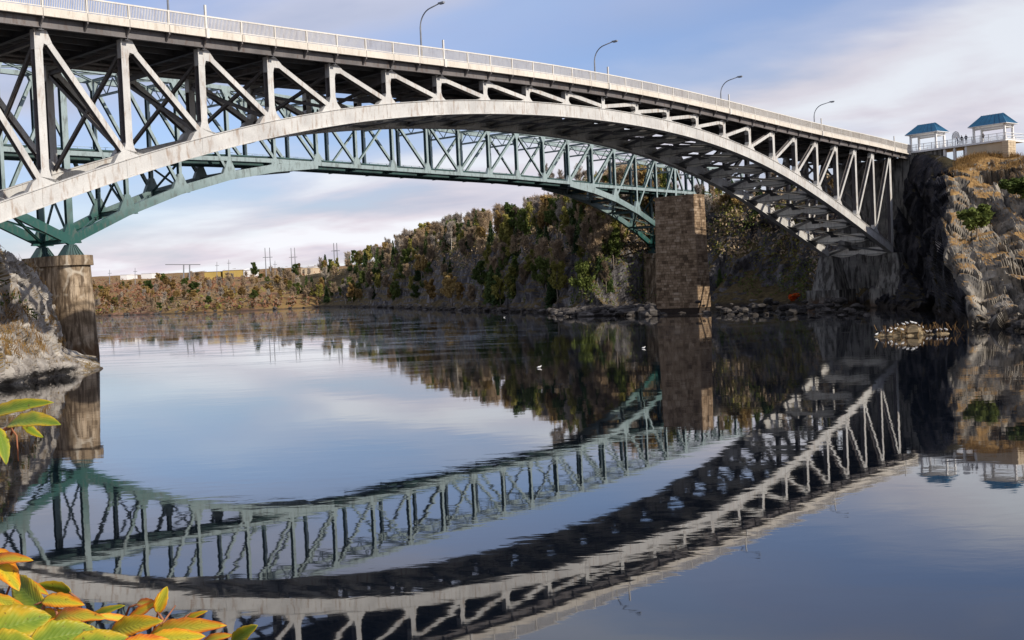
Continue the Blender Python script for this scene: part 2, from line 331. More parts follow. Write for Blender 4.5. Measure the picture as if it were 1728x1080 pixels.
# ------------------------------------------------------------------ water
def water_mat():
    m, nt, b = newmat('river_water', .03, .5); b.inputs['IOR'].default_value = 1.333; b.inputs['Base Color'].default_value = (.003, .005, .009, 1); b.inputs['Coat Weight'].default_value = .45; b.inputs['Coat Roughness'].default_value = .02; b.inputs['Coat IOR'].default_value = 1.4
    p = geo_pos(nt)
    big = noise(nt, mapping(nt, p, (.012, .045, 1), (0, 0, .12)), 1.0, 4, .55, .6)
    calm = ramp(nt, big, [(.42, .15), (.60, 1)])
    w1 = noise(nt, mapping(nt, p, (.55, 1.0, 1), (0, 0, .25)), 1.1, 3, .5, .4)
    w2 = noise(nt, mapping(nt, p, (.7, 1.0, 1), (0, 0, -.2)), .28, 2, .5)
    h = mth(nt, 'ADD', mth(nt, 'MULTIPLY', mth(nt, 'MULTIPLY', w1, calm), .0030), mth(nt, 'MULTIPLY', w2, .0046))
    bn = bump(nt, b, h, 1.0, 1.0); nt.links.new(bn.outputs[0], b.inputs['Coat Normal'])
    # current lines: rougher slicks and thin foam streaks
    s1 = noise(nt, mapping(nt, p, (.022, .12, 1), (0, 0, .14)), 1.0, 5, .6, 2.2)
    sp_ = nt.nodes.new('ShaderNodeSeparateXYZ'); nt.links.new(p, sp_.inputs[0])
    far = mth(nt, 'MULTIPLY', mth(nt, 'SUBTRACT', sp_.outputs[1], 70), .012, clamp=True)
    sl = mth(nt, 'MULTIPLY', ramp(nt, s1, [(.50, 0), (.58, 1), (.63, 0)]), far)
    nt.links.new(mth(nt, 'ADD', .02, mth(nt, 'MULTIPLY', sl, .24)), b.inputs['Roughness'])
    fo = noise(nt, mapping(nt, p, (.06, .8, 1), (0, 0, .12)), 1.0, 5, .7, 1.6); fn = noise(nt, mapping(nt, p, (.012, .03, 1)), 1.0, 2)
    fm = mth(nt, 'MULTIPLY', mth(nt, 'MULTIPLY', ramp(nt, fo, [(.63, 0), (.69, 1)]), ramp(nt, fn, [(.5, 0), (.62, 1)])), far)
    nt.links.new(mix(nt, mth(nt, 'MULTIPLY', fm, .8), (.003, .005, .009), (.45, .42, .40)), b.inputs['Base Color'])
    return m
W_ = MB(); W_.v = [(-4000, -800, 0), (4000, -800, 0), (4000, 9000, 0), (-4000, 9000, 0)]; W_.f = [(0, 1, 2, 3)]
tag(W_.build('water', water_mat()), kind='structure')
# ------------------------------------------------------------------ terrain: hill and cliff beyond the bridges
def col_rows(S, back, prof):
    S = np.array(S, float); back = np.array(back, float); back /= np.linalg.norm(back)
    return [np.array([S[0] + back[0] * o, S[1] + back[1] * o, z]) for o, z in prof]
PH = [(-6, -3), (0, -.2), (3, 4), (7, 13), (11, 21), (18, 27.5), (32, 31), (70, 33), (160, 34), (420, 35)]
PF = [(-6, -3), (0, -.2), (2.5, 2.5), (5, 9), (8, 16), (13, 22), (30, 25.5), (70, 27), (160, 30), (420, 32)]
PL = [(-6, -3), (0, -.2), (6, 3), (14, 9), (24, 16), (36, 21), (60, 24), (110, 26), (200, 28), (420, 30)]
PR = [(-8, -3), (0, -.1), (4, 2.0), (8, 6), (11, 14), (14, 21.5), (26, 25), (60, 28), (150, 32), (400, 34)]
PA = [(-8, -3), (0, -.1), (2, .8), (6, 1.2), (10, 2), (14, 16), (19, 24.5), (40, 27), (150, 30), (400, 34)]
cols = [((-330, 900), (.6, .8), [(o, z * .55) for o, z in PL]), ((-180, 760), (.75, .65), [(o, z * .9) for o, z in PL]), ((-105, 640), (.9, .42), [(o, z * 1.2) for o, z in PL]), ((-60, 519), (.96, .27), [(o, z * (.90 if z > 0 else 1)) for o, z in PH]),
        ((-22, 381), (.97, .25), PF), ((-3, 319), (.97, .25), PF), ((9, 275), (.9, .43), PF), ((17, 262), (.6, .8), PF), ((30, 268), (.35, .94), PF), ((38, 266), (.25, .97), PR), ((42, 246), (.3, .95), PR),
        ((57, 236), (.45, .9), PR), ((56, 216), (.655, .755), PA), ((65, 204), (.755, .655), PA), ((76, 190), (.97, .2), PR), ((92, 150), (.97, .2), PR)]
G = np.array([col_rows(*c) for c in cols]).transpose(1, 0, 2)
HR, HC = 130, 420
HG = interp_grid(G, HR, HC); N_ = grid_normals(HG)
P_ = HG.reshape(-1, 3); n_ = N_.reshape(-1, 3)
if n_[(HR // 3) * HC + HC // 2][0] > 0: n_ = -n_
steep = 1 - np.clip(np.abs(n_[:, 2]), 0, 1)
d = (rock_disp(P_ * [1, 1, .35], (.25, .9, .15), .16, 2.2, 2.6, 5, .10)) * np.clip(steep * 1.6 - .1, .12, 1) + fbm(P_ * .03, 3, 44) * 1.5 * (1 - steep)
P_ = P_ + n_ * d[:, None]
HG = P_.reshape(HR, HC, 3)
tag(np_mesh('cliff', P_, grid_faces(HR, HC), M['cliff_m'], False), kind='structure')
# right-hand cliff under the lookout
rc = [
 [(1533, 262, 214), (1516, 320, 216), (1508, 400, 215), (1500, 455, 213), (1492, 500, 209), None, (1484, 519)],
 [(1556, 264, 209), (1543, 320, 209), (1536, 400, 207), (1530, 460, 204), (1524, 500, 200), None, (1520, 523)],
 [(1590, 268, 203), (1584, 320, 197), (1576, 395, 192), (1572, 455, 190), (1574, 502, 187), None, (1576, 524)],
 [(1618, 276, 199), (1609, 322, 184), (1597, 392, 163), (1606, 445, 150), (1624, 500, 135), None, (1640, 550)],
 [(1650, 268, 198), (1642, 322, 184), (1640, 390, 166), (1652, 450, 151), (1668, 508, 133), None, (1676, 554)],
 [(1700, 268, 196), (1696, 325, 180), (1706, 392, 162), (1722, 455, 145), (1732, 512, 128), None, (1740, 560)],
 [(1750, 272, 188), (1760, 330, 172), (1775, 400, 154), (1790, 460, 137), (1800, 520, 121), None, (1810, 565)],
 [(1850, 280, 175), (1870, 340, 158), (1890, 410, 142), (1900, 470, 128), (1910, 525, 115), None, (1920, 570)],
 [(2050, 300, 160), (2060, 360, 145), (2080, 420, 130), (2090, 480, 118), (2100, 535, 106), None, (2110, 580)]]
Gc = []
for c in rc:
    pts = [at(*c[0]) + np.array([60, 120, 3]), at(*c[0]) + np.array([14, 26, 1.0]), at(*c[0]) + np.array([3, 5, .3])] + [at(*q) for q in c[:5]]
    bw = onwater(*c[6]); up5 = pts[-1]; pts.append(bw * .7 + up5 * .3 + np.array([0, 0, -.2])); pts.append(bw); dn = bw + (bw - up5) * .35; dn[2] = -3; pts.append(dn)
    Gc.append(pts)
Gc = np.array(Gc).transpose(1, 0, 2)
CR_, CC_ = 340, 420
A = interp_grid(Gc, CR_, CC_); n_ = grid_normals(A).reshape(-1, 3); P_ = A.reshape(-1, 3)
if n_[:, 2].mean() < 0: n_ = -n_
top_m = np.clip((25.0 - P_[:, 2]) / 5, .08, 1)
def slabs(P, sn, freq, amp, seed, warp=.35):
    sn = np.array(sn, float); sn /= np.linalg.norm(sn); t = P @ sn * freq + warp * fbm(P * .10, 3, seed); k_ = np.floor(t); fr = t - k_
    hsh = vnoise(np.stack([k_ * 7.31 + .5, k_ * 0 + seed + .5, k_ * 0 + .5], -1), seed)      # each slab stands proud by its own amount
    edge = np.clip(fr / .16, 0, 1) * np.clip((1 - fr) / .10, 0, 1); ends = vnoise(P * [.11, .11, .16] + (k_ * 3.7)[:, None], seed + 4)
    return amp * (edge * (.55 + .6 * hsh) + (fr - .5) * .5 + np.round(ends * 2.2) * .28)
def facets(P, N, amp, tilt, seed, ax=(.45, -.05, -.85), st=3.0):
    """planar broken faces: each point takes the plane of its nearest seed, cells stretched along ax"""
    r = np.random.default_rng(seed); ax = np.array(ax, float); ax /= np.linalg.norm(ax)
    sq = lambda Q: Q - np.outer(Q @ ax, ax) * (1 - 1 / st)
    Sd = P[r.choice(len(P), N, replace=False)]; S2 = sq(Sd).astype(np.float32); Q = sq(P + fbm(P * .5, 2, seed)[:, None] * .5).astype(np.float32)
    k_ = np.empty(len(P), int); ss = (S2 ** 2).sum(1)
    for q in range(0, len(P), 20000): k_[q:q + 20000] = np.argmin(ss - 2 * Q[q:q + 20000] @ S2.T, 1)
    off = r.uniform(-1, 1, N) * amp; g = r.normal(size=(N, 3)) * tilt; return np.clip(off[k_] + ((P - Sd[k_]) * g[k_]).sum(1), -2.2 * amp, 2.2 * amp)
d = facets(P_, 190, 1.1, .20, 21) + facets(P_, 900, .42, .22, 22) + slabs(P_, (.75, -.30, .58), .22, 1.2, 23) + .9 * fbm(P_ * .06, 3, 8) + .15 * fbm(P_ * 1.2, 3, 3, True)
cd_ = np.array([-.45, -.6, .6]); cd_ /= np.linalg.norm(cd_); n_ = n_ * .35 + cd_ * .65
P_ = P_ + n_ * (d * top_m)[:, None]
RG = P_.reshape(CR_, CC_, 3)
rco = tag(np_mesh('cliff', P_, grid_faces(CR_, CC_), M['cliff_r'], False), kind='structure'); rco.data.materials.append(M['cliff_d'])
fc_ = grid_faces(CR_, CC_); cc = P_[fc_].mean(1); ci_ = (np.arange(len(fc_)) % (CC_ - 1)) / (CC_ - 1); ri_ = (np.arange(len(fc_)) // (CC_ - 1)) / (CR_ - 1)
rco.data.polygons.foreach_set('material_index', ((ci_ < .372 + .035 * fbm(cc * .12, 3, 91)) & (ri_ > .24)).astype(np.int32))  # faces left of the ridge take the rock darkened for shade
# left limestone outcrop
lc = [
 [(-330, 400, 60), (-330, 440, 56), (-330, 520, 50), (-330, 600, 46), (-330, 680, 44)],
 [(-120, 405, 88), (-120, 440, 82), (-120, 510, 77), (-120, 590, 72), (-110, 690, 67)],
 [(-10, 430, 112), (-12, 452, 107), (-15, 520, 101), (-15, 590, 97), (-15, 640, 93)],
 [(22, 444, 116), (22, 470, 111), (22, 530, 106), (25, 590, 101), (25, 632, 97.5)],
 [(47, 470, 118), (52, 495, 114), (55, 545, 110), (60, 595, 106), (62, 622, 103)],
 [(66, 505, 119), (74, 535, 116), (82, 565, 113), (90, 598, 110), (95, 617, 107.5)],
 [(92, 588, 128), (98, 592, 125), (104, 597, 121), (112, 603, 116), (120, 614, 110)],
 [(128, 600, 136), (132, 603, 132), (138, 606, 128), (142, 609, 124), (148, 615, 120)],
 [(160, 604, 140), (162, 607, 136), (166, 611, 131), (168, 614, 127), (170, 619, 123)]]
base = [(-330, 800), (-110, 715), (-15, 656), (25, 648), (62, 640), (96, 634), (122, 631), (150, 628), (173, 622)]
Gl = []
for c, bpx in zip(lc, base):
    pts = [at(*q) for q in c]; bw = onwater(*bpx); bw[2] = -.1
    back = pts[0].copy(); b2 = pts[0] + np.array([-6, 16, -.5]); b3 = pts[0] + np.array([-14, 40, -4.]);
    if b2[2] < 1.5: b2[2] = -1; b3[2] = -4
    dn = bw + np.array([1, -6, -3]); Gl.append([b3, b2] + pts + [bw, dn])
Gl = np.array(Gl).transpose(1, 0, 2)
A = interp_grid(Gl, 170, 230); n_ = grid_normals(A).reshape(-1, 3); P_ = A.reshape(-1, 3)
if n_[:, 2].mean() < 0: n_ = -n_
d = facets(P_, 120, .34, .10, 61, (.7, .1, -.7), 2.5) + facets(P_, 700, .20, .2, 62, (.7, .1, -.7), 2.5) + slabs(P_, (-.72, .1, .7), .35, .45, 71) + .1 * fbm(P_ * 1.1, 3, 75, True)
sc_ = np.clip(P_[:, 2] / 3, .25, 1)
LG = (P_ + n_ * (d * sc_)[:, None]).reshape(170, 230, 3)
tag(np_mesh('rock_outcrop', LG.reshape(-1, 3), grid_faces(170, 230), M['cliff_l'], False), kind='structure')
# near bank under the camera
xs = np.linspace(-14, 10, 60); ys = np.linspace(-12, 9, 50); X_, Y_ = np.meshgrid(xs, ys)
Z_ = 4.6 - np.clip(Y_ - .2, 0, 20) * .75 + .15 * fbm(np.stack([X_.ravel(), Y_.ravel(), 0 * X_.ravel()], -1) * .6, 4, 3).reshape(X_.shape)
tag(np_mesh('near_bank', np.stack([X_, Y_, Z_], -1).reshape(-1, 3), grid_faces(50, 60), M['bank']), kind='structure')
# far bank and hills to the horizon
xs = np.linspace(-1500, 60, 240); rows = []
offs = [-12, 0, 8, 25, 50, 90, 150, 260, 450, 900, 1800, 3500]; hs = [-3, -.2, 1.8, 4.5, 7, 10, 14, 20, 27, 40, 62, 110]
for o, h in zip(offs, hs):
    sh = 640 + 14 * np.sin(xs / 60.) + 9 * np.sin(xs / 23.) + np.clip(-(xs + 150), 0, 2000) * .38 + np.clip(xs + 130, 0, 200) * .9
    r = np.stack([xs * (1 + max(o, 0) / 900.), sh + o, h + 0 * xs], -1); rows.append(r)
A = interp_grid(np.array(rows), 150, 240); P_ = A.reshape(-1, 3)
P_[:, 2] += np.clip(P_[:, 2] * .12, 0, 6) * fbm(P_ * [.012, .012, 0], 4, 8) * 1.6 + .4 * fbm(P_ * .2, 3, 2)
FG = P_.reshape(150, 240, 3)
tag(np_mesh('far_bank', P_, grid_faces(150, 240), M['bank']), kind='structure')
# ------------------------------------------------------------------ ROAD BRIDGE
TH = 0.8558015544; LA = 7.18447; A_ = np.array([math.cos(TH), math.sin(TH), 0]); WD = TH + math.pi / 2 - .00728
WV = np.array([math.cos(WD), math.sin(WD), 0]); RW_ = 12.405; Z = np.array([0, 0, 1.])
OR = np.array([12.08827, 141.90001, 0])
def rp(i, w=0, z=0): return OR + A_ * LA * i + WV * w + Z * z
PT = [-1.134e-06, 1.826e-06, 0.000325769, -0.000308682, -0.039769125, 0.003591564, 29.309561815]
PB = [-7.497303224108147e-09, -1.123277742068344e-07, 4.118234728415395e-06, 3.332374145961338e-05, -0.0006134268299844458, -0.0026353614273012327, -0.09360120231316926, 0.043266420544321685, 27.824898840465547]
def zt(i):
    if i > 12: return float(np.polyval(PT, 12) - (i - 12) * .2)
    if i < -11: return float(np.polyval(PT, -11) + (i + 11) * .2)
    return float(np.polyval(PT, i))
def zb(i): return float(np.polyval(PB, i))
bridge = empty('road_bridge', rp(0, 0, 0), 'cream painted steel deck arch road bridge crossing the river in front of the teal bridge', 'bridge')
OB = np.array(bridge.location)
def both(o, w=RW_):
    c = o.copy(); COL.objects.link(c); c.parent = o.parent; c.location = tuple(np.array(o.location) + WV * w); return c
CD = 1.45; CW = .75
for i in range(-12, 12):                       # arch chord segments
    m = MB(); n = 4
    for k in range(n):
        a, b_ = i + k / n, i + (k + 1) / n
        m.quadbox([rp(a, -CW / 2, zb(a) - CD), rp(b_, -CW / 2, zb(b_) - CD), rp(b_, CW / 2, zb(b_) - CD), rp(a, CW / 2, zb(a) - CD),
                   rp(a, -CW / 2, zb(a)), rp(b_, -CW / 2, zb(b_)), rp(b_, CW / 2, zb(b_)), rp(a, CW / 2, zb(a))])
        for zz in (0.0, -CD):                  # flange lips
            m.quadbox([rp(a, -CW / 2 - .09, zb(a) + zz - .035), rp(b_, -CW / 2 - .09, zb(b_) + zz - .035), rp(b_, CW / 2 + .09, zb(b_) + zz - .035), rp(a, CW / 2 + .09, zb(a) + zz - .035),
                       rp(a, -CW / 2 - .09, zb(a) + zz + .035), rp(b_, -CW / 2 - .09, zb(b_) + zz + .035), rp(b_, CW / 2 + .09, zb(b_) + zz + .035), rp(a, CW / 2 + .09, zb(a) + zz + .035)])
    if i > -12:                                # splice plate at the joint
        m.quadbox([rp(i - .05, -CW / 2 - .03, zb(i - .05) - CD + .1), rp(i + .05, -CW / 2 - .03, zb(i + .05) - CD + .1), rp(i + .05, CW / 2 + .03, zb(i + .05) - CD + .1), rp(i - .05, CW / 2 + .03, zb(i - .05) - CD + .1),
                   rp(i - .05, -CW / 2 - .03, zb(i - .05) - .1), rp(i + .05, -CW / 2 - .03, zb(i + .05) - .1), rp(i + .05, CW / 2 + .03, zb(i + .05) - .1), rp(i - .05, CW / 2 + .03, zb(i - .05) - .1)])
    both(m.build('arch_chord', M['cream'], bridge))
PWID = .62
def arcpts(c, r, a0, a1, n=5):
    return [(c[0] + r * math.cos(a0 + (a1 - a0) * k / n), c[1] + r * math.sin(a0 + (a1 - a0) * k / n)) for k in range(n + 1)]
def plate(pts, name, half=.36, mat='cream'):    # pts in (axis metres from node 0, z), extruded across the rib width
    m = MB(); poly = [OR + A_ * x + WV * -half + Z * z for x, z in pts]; m.prism(poly, WV * 2 * half); return m.build(name, M[mat], bridge)
for i in range(-12, 13):
    x = i * LA; a, b_ = zb(i), zt(i); h = b_ - a
    m = MB(); m.hpost(rp(i, 0, a - .05), rp(i, 0, b_), WV, .66, PWID if abs(i) != 12 else .8)
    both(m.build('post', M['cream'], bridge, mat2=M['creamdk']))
    s = 1 if i < 0 else -1
    if i != 0 and abs(i) < 12 or i == 12:      # diagonal: top of post i to foot of the post towards mid-span
        j = i + s
        p0 = rp(i, 0, b_ - .25) + A_ * s * .3; p1 = rp(j, 0, zb(j) + .35) - A_ * s * .35
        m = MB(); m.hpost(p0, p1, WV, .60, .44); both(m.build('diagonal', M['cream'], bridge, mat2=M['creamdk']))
    # foot gusset with flared sides (bounded so short posts keep an opening)
    g = min(1.15, max(.3, h * .28))
    if i != 0 and abs(i) < 12:
        zL = lambda xx: zb(i + xx / LA) + .02
        Lp, Ln_ = (1.25, 1.45) if s > 0 else (1.45, 1.25)      # wider on the side the diagonal arrives
        if h < 2.2: Lp *= .85; Ln_ *= .85
        q = [(-Ln_, zL(-Ln_)), (-Ln_ * .72, a + g * .22), (-PWID / 2 - .16, a + g * .62), (-PWID / 2, a + g * 1.1), (PWID / 2, a + g * 1.1), (PWID / 2 + .16, a + g * .62), (Lp * .72, a + g * .22), (Lp, zL(Lp))]
        both(plate([(x + u, v) for u, v in q], 'foot_gusset', .345))
        e0 = np.array([s * .3, b_ - .25]); e1 = np.array([s * (LA - .35), zb(i + s) + .35]); dd = (e1 - e0) / np.linalg.norm(e1 - e0); nn = np.array([-dd[1], dd[0]]); nn = nn if nn[1] > 0 else -nn
        up_ = lambda t: e0 + dd * t + nn * .22; lo_ = lambda t: e0 + dd * t - nn * .22
        tl = 1.0 if h > 2 else .75; l2 = lo_(tl * .95); l3 = lo_(tl * .62)
        zi = l3[1] - .28 * min(1, h / 3)
        q = [(-s * PWID / 2, b_ - .01), (s * max(PWID / 2, up_(.35)[0] * s), b_ - .01), tuple(up_(tl)), tuple(l2), (s * (PWID / 2 + .12), (l3[1] * .4 + zi * .6)), (s * PWID / 2, zi - .35 * min(1, h / 3)), (-s * PWID / 2, zi - .35 * min(1, h / 3))]
        both(plate([(x + u, v) for u, v in q], 'top_gusset', .34))
    # floor beam across, under the deck
    m = MB(); m.hbeam(rp(i, -.9, b_ + .3), rp(i, RW_ + .9, b_ + .3), Z, .95, .4); m.build('floor_beam', M['under'], bridge)
    # strut between ribs at the chord and sway bracing
    m = MB(); sl_ = (zb(i + .5) - zb(i - .5)) / LA; dn_ = Z - A_ * sl_ * 0; c_ = a - .78
    for h0, h1 in ((.38, RW_ / 2), (RW_ / 2, RW_ - .38)):
        up_l = [(h0 + (h1 - h0) * t, c_ + .25 + .5 * math.sin(math.pi * t) ** .8) for t in np.linspace(0, 1, 9)]; lo_l = [(h0 + (h1 - h0) * t, c_ - .25 - .6 * math.sin(math.pi * t)) for t in np.linspace(1, 0, 9)]
        m.prism([rp(i, ww, zz) - A_ * .03 for ww, zz in up_l + lo_l], A_ * .06)
    m.build('chord_strut', M['strut'], bridge)
    m = MB(); m.beam(rp(i, .38, c_ - .5), rp(i, RW_ - .38, c_ - .5), Z, .06, .5); m.build('strut_flange', M['brace'], bridge)
    if h > 2.6:
        m = MB(); m.hbeam(rp(i, .35, b_ - .8), rp(i, RW_ - .35, b_ - .8), Z, .4, .35)
        lo = a + .3; hi = b_ - 1.0
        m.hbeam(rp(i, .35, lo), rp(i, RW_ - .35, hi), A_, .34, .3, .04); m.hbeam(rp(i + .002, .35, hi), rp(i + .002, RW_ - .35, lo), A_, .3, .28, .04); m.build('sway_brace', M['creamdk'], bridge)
for i in range(-12, 12):                       # lateral bracing in the plane of the chords, with wide gussets
    za, zc_ = zb(i) - 1.0, zb(i + 1) - 1.0; zm = (za + zc_) / 2 + .0
    mid = rp(i + .5, RW_ / 2, zm); m = MB()
    for (ii, ww, z0) in ((i, .5, za), (i, RW_ - .5, za), (i + 1, .5, zc_), (i + 1, RW_ - .5, zc_)):
        p0 = rp(ii, ww, z0); m.hbeam(p0, mid + (p0 - mid) * .06, np.cross(A_, WV), .34, .28, .05)
    m.build('lateral_brace', M['brace'], bridge)
    sl = (zc_ - za) / LA; pts = []
    for u, v in ((-1.5, -.9), (-.5, -.5), (0, -.45), (.5, -.5), (1.5, -.9), (1.5, .9), (.5, .5), (0, .45), (-.5, .5), (-1.5, .9)): pts.append(mid + A_ * u + WV * v + Z * (sl * u - .25))
    MB().prism(pts, Z * .04).build('brace_gusset', M['brace'], bridge)
    for ww, sg in ((.38, 1), (RW_ - .38, -1)):
        pts = [rp(i, ww, za - .22) + A_ * u + WV * v * sg + Z * sl * u for u, v in ((-1.9, 0), (-.5, 1.2), (0, 1.5), (.5, 1.2), (1.9, 0))]
        MB().prism(pts, Z * .04).build('brace_gusset', M['brace'], bridge)
# deck
i0, i1 = -15, 13.05
seg = [k / 2 for k in range(int(i0 * 2), 26)] + [i1]
def strip(m, ia, ib, wa, wb, z0, z1):
    m.quadbox([rp(ia, wa, zt(ia) + z0), rp(ib, wa, zt(ib) + z0), rp(ib, wb, zt(ib) + z0), rp(ia, wb, zt(ia) + z0), rp(ia, wa, zt(ia) + z1), rp(ib, wa, zt(ib) + z1), rp(ib, wb, zt(ib) + z1), rp(ia, wb, zt(ia) + z1)])
WO = -1.35; WE = RW_ + 1.35
slab = MB(); road = MB(); st = [MB() for _ in range(5)]; eg = []
for a, b_ in zip(seg[:-1], seg[1:]):
    strip(slab, a, b_, WO + .25, WE - .25, .80, 1.05); strip(road, a, b_, 1.2, RW_ - 1.2, 1.054, 1.10)
    for q, ww in enumerate(np.linspace(1.6, RW_ - 1.6, 5)): strip(st[q], a, b_, ww - .12, ww + .12, .12, .79)
slab.build('deck_slab', M['under'], bridge); road.build('roadway', M['asphalt'], bridge)
for s_ in st: s_.build('stringer', M['under'], bridge)
for side in (0, 1):
    for a, b_ in zip(seg[:-1], seg[1:]):
        e = .003
        wa, wb = (WO, WO + .24) if side == 0 else (WE - .24, WE)
        m = MB(); strip(m, a + e, b_ - e, wa, wb, .80, 1.42); m.build('fascia_panel', M['concrete'], bridge)
        wa, wb = (WO + .02, WO + 1.7) if side == 0 else (WE - 1.7, WE - .02)
        ga, gb = (WO + .62, WO + .70) if side == 0 else (WE - .70, WE - .62)
        m = MB(); strip(m, a, b_, ga, gb, .02, .79); strip(m, a, b_, ga - .14, gb + .14, .0, .05); m.build('edge_girder', M['creamdk'], bridge)
    for k in seg[:-1]:
        w0 = WO if side == 0 else WE; sg = 1 if side == 0 else -1
        m = MB(); poly = [rp(k, w0 + sg * .04, zt(k) + .78), rp(k, w0 + sg * .04, zt(k) + .62), rp(k, w0 + sg * .60, zt(k) + .08), rp(k, w0 + sg * .60, zt(k) + .78)]
        m.prism([p - A_ * .06 for p in poly], A_ * .12); m.build('bracket', M['creamdk'], bridge)
    # railing
    w0 = WO + .12 if side == 0 else WE - .12
    for n_k, k in enumerate(seg):
        tall = (n_k % 8 == 6) if side == 0 else False
        m = MB(); m.beam(rp(k, w0, zt(k) + (.75 if tall else 1.42)), rp(k, w0, zt(k) + (3.5 if tall else 2.62)), A_, .16 if tall else .11, .16 if tall else .14)
        if tall: m.beam(rp(k, w0 - .2, zt(k) + .7), rp(k, w0 - .2, zt(k) + 1.5), A_, .3, .16)
        m.build('railing_post', M['rail'], bridge)
    m = MB()
    for a, b_ in zip(seg[:-1], seg[1:]):
        for zz, hh in ((2.55, .12), (1.52, .07)): strip(m, a, b_, w0 - .05, w0 + .05, zz - hh / 2, zz + hh / 2)
    m.build('handrail', M['rail'], bridge)
    m = MB()
    for a, b_ in zip(seg[:-1], seg[1:]):
        for q in range(1, 26 if side == 0 else 13):
            k = a + (b_ - a) * q / (26 if side == 0 else 13); m.beam(rp(k, w0, zt(k) + 1.54), rp(k, w0, zt(k) + 2.5), A_, .052, .04)
    tag(m.build('balusters', M['concrete'], bridge), kind='stuff')
m = MB()                                       # pipes hung beneath the deck
for ww, zz, r in ((RW_ - 2.4, -.35, .2), (RW_ - 3.4, -.2, .13)):
    pp_ = MB(); pp_.tube([rp(k, ww, zt(k) + zz) for k in np.arange(-14, 13.1, .5)], r, 8); pp_.build('utility_pipe', M['creamdk'], bridge)
for k in np.arange(-13.5, 12.6, 1.0): m.beam(rp(k, RW_ - 2.4, zt(k) - .35), rp(k, RW_ - 2.4, zt(k) + .8), A_, .08, .5)
m.build('pipe_hanger', M['creamdk'], bridge)
# pedestals for the arch ends
for (ii, nm, lab) in ((12.15, 'arch_pedestal', 'right'), (-12.15, 'arch_pedestal', 'left')):
    s = 1 if ii > 0 else -1
    for w0, what in ((0, 'near'), (RW_, 'far')):
        ct = rp(ii, w0); ztop = zb(12 * s) - CD + .2
        e = empty(nm, ct, f'stepped dark concrete footing carrying the {what} rib of the cream arch at its {lab} end', 'pedestal')
        m = MB()
        hx0, hx1 = 1.6, 3.0
        P = []
        for zz, hx in ((3.4, hx1), (ztop, hx0)):
            for a, b_ in ((-1, -1), (1, -1), (1, 1), (-1, 1)): P.append(ct + A_ * a * hx + WV * b_ * hx * .8 + Z * zz)
        m.quadbox(P); m.build('column', M['pierd'], e)
        m = MB(); m.box(ct + Z * .9, A_, WV, Z, 3.6, 3.3, 2.5); m.build('footing', M['pierd'], e)
# abutment behind the deck end (right)
m = MB(); m.box(rp(14.2, RW_ / 2, 13), A_, WV, Z, 1.15 * LA, RW_ / 2 + 1.2, 14.2)
tag(m.build('abutment', M['pierd']), 'dark concrete abutment where the cream road bridge meets the right cliff', 'abutment')
# lamps
def lamp(i, label):
    b0 = rp(i, RW_ - 0.3, zt(i) + 1.05); e = empty('street_lamp', b0, label, 'street lamp', 'curved arm lamps along the road bridge')
    pts = [b0, b0 + Z * 7.2]; 
    for t in np.linspace(.15, 1, 8):
        ang = t * math.pi / 2 * .92; pts.append(b0 + Z * (7.2 + 2.0 * math.sin(ang)) - WV * (2.0 * (1 - math.cos(ang))))
    pts.append(pts[-1] - WV * 1.5 + Z * .25)
    MB().tube(pts, [.12] + [.10] * 1 + [.075] * 9, 8).build('pole', M['lamp'], e, True)
    h = MB(); h.box(pts[-1] - WV * .35, WV, A_, Z, .42, .17, .09); h.box(pts[-1] - WV * .38 - Z * .12, WV, A_, Z, .26, .12, .04); h.build('lamp_head', M['lamp'], e)
    MB().box(b0 + Z * .25, A_, WV, Z, .18, .18, .25).build('base', M['lamp'], e)
import bisect
def find_i(px, w, z=32):
    lo, hi = -13., 13.
    for _ in range(50):
        mi = (lo + hi) / 2; p = rp(mi, w, z) - np.array([0, 0, CH]); x = 864 + CF * (p @ RT) / (p @ FW)
        if x < px: lo = mi
        else: hi = mi
    return (lo + hi) / 2
for px, lab in ((286, 'grey street lamp nearest the left, cut by the top of the photo'), (713, 'tall grey lamp with curved arm above the middle left of the road bridge'), (1006, 'grey curved lamp over the crown of the road bridge'),
                (1218, 'grey curved lamp right of the crown, third whole lamp from the left'), (1375, 'smallest grey curved lamp on the road bridge nearest the blue roofed lookout')):
    lamp(find_i(px, RW_ - .3), lab)
# ------------------------------------------------------------------ RAIL BRIDGE
RTH = 0.9058360230713625; RL = 8.6475; RO = np.array([-56.45724, 148.73058, 0]); RA = np.array([math.cos(RTH), math.sin(RTH), 0]); RV = np.array([-math.sin(RTH), math.cos(RTH), 0]); RWD = 6.708
def qp(i, w=0, z=0): return RO + RA * RL * i + RV * w + Z * z
BC = {-4: 26.0, 0: 26.3, 1: 26.45, 2: 26.8, 3: 27.1, 4: 27.3, 9: 27.5, 11: 27.6, 13: 27.4, 14: 27.25, 18: 27.2, 23: 27.2}
TC = {-4: 37.0, 0: 37.3, 2: 37.4, 3: 37.4, 6: 37.0, 10: 36.4, 13: 36.4, 14: 36.1, 15: 35.7, 16: 35.3, 17: 34.6, 18: 34.2, 23: 33.5}
AC = [15.0, 19.0, 22.2, 24.6, 26.2, 27.2]
def bc(i): return float(np.interp(i, list(BC), list(BC.values())))
def tc_(i): return float(np.interp(i, list(TC), list(TC.values())))
def ac(i):
    j = min(abs(i), abs(i - 18)); 
    if j >= 5: return bc(i) - .15
    return float(np.interp(j, range(6), AC))
rb = empty('railway_bridge', qp(0, 0, 0), 'teal green steel railway truss bridge crossing the river behind the cream road arch', 'bridge')
def rboth(o):
    c = o.copy(); COL.objects.link(c); c.parent = o.parent; c.location = tuple(np.array(o.location) + RV * RWD); return c
I0, I1 = -4, 22
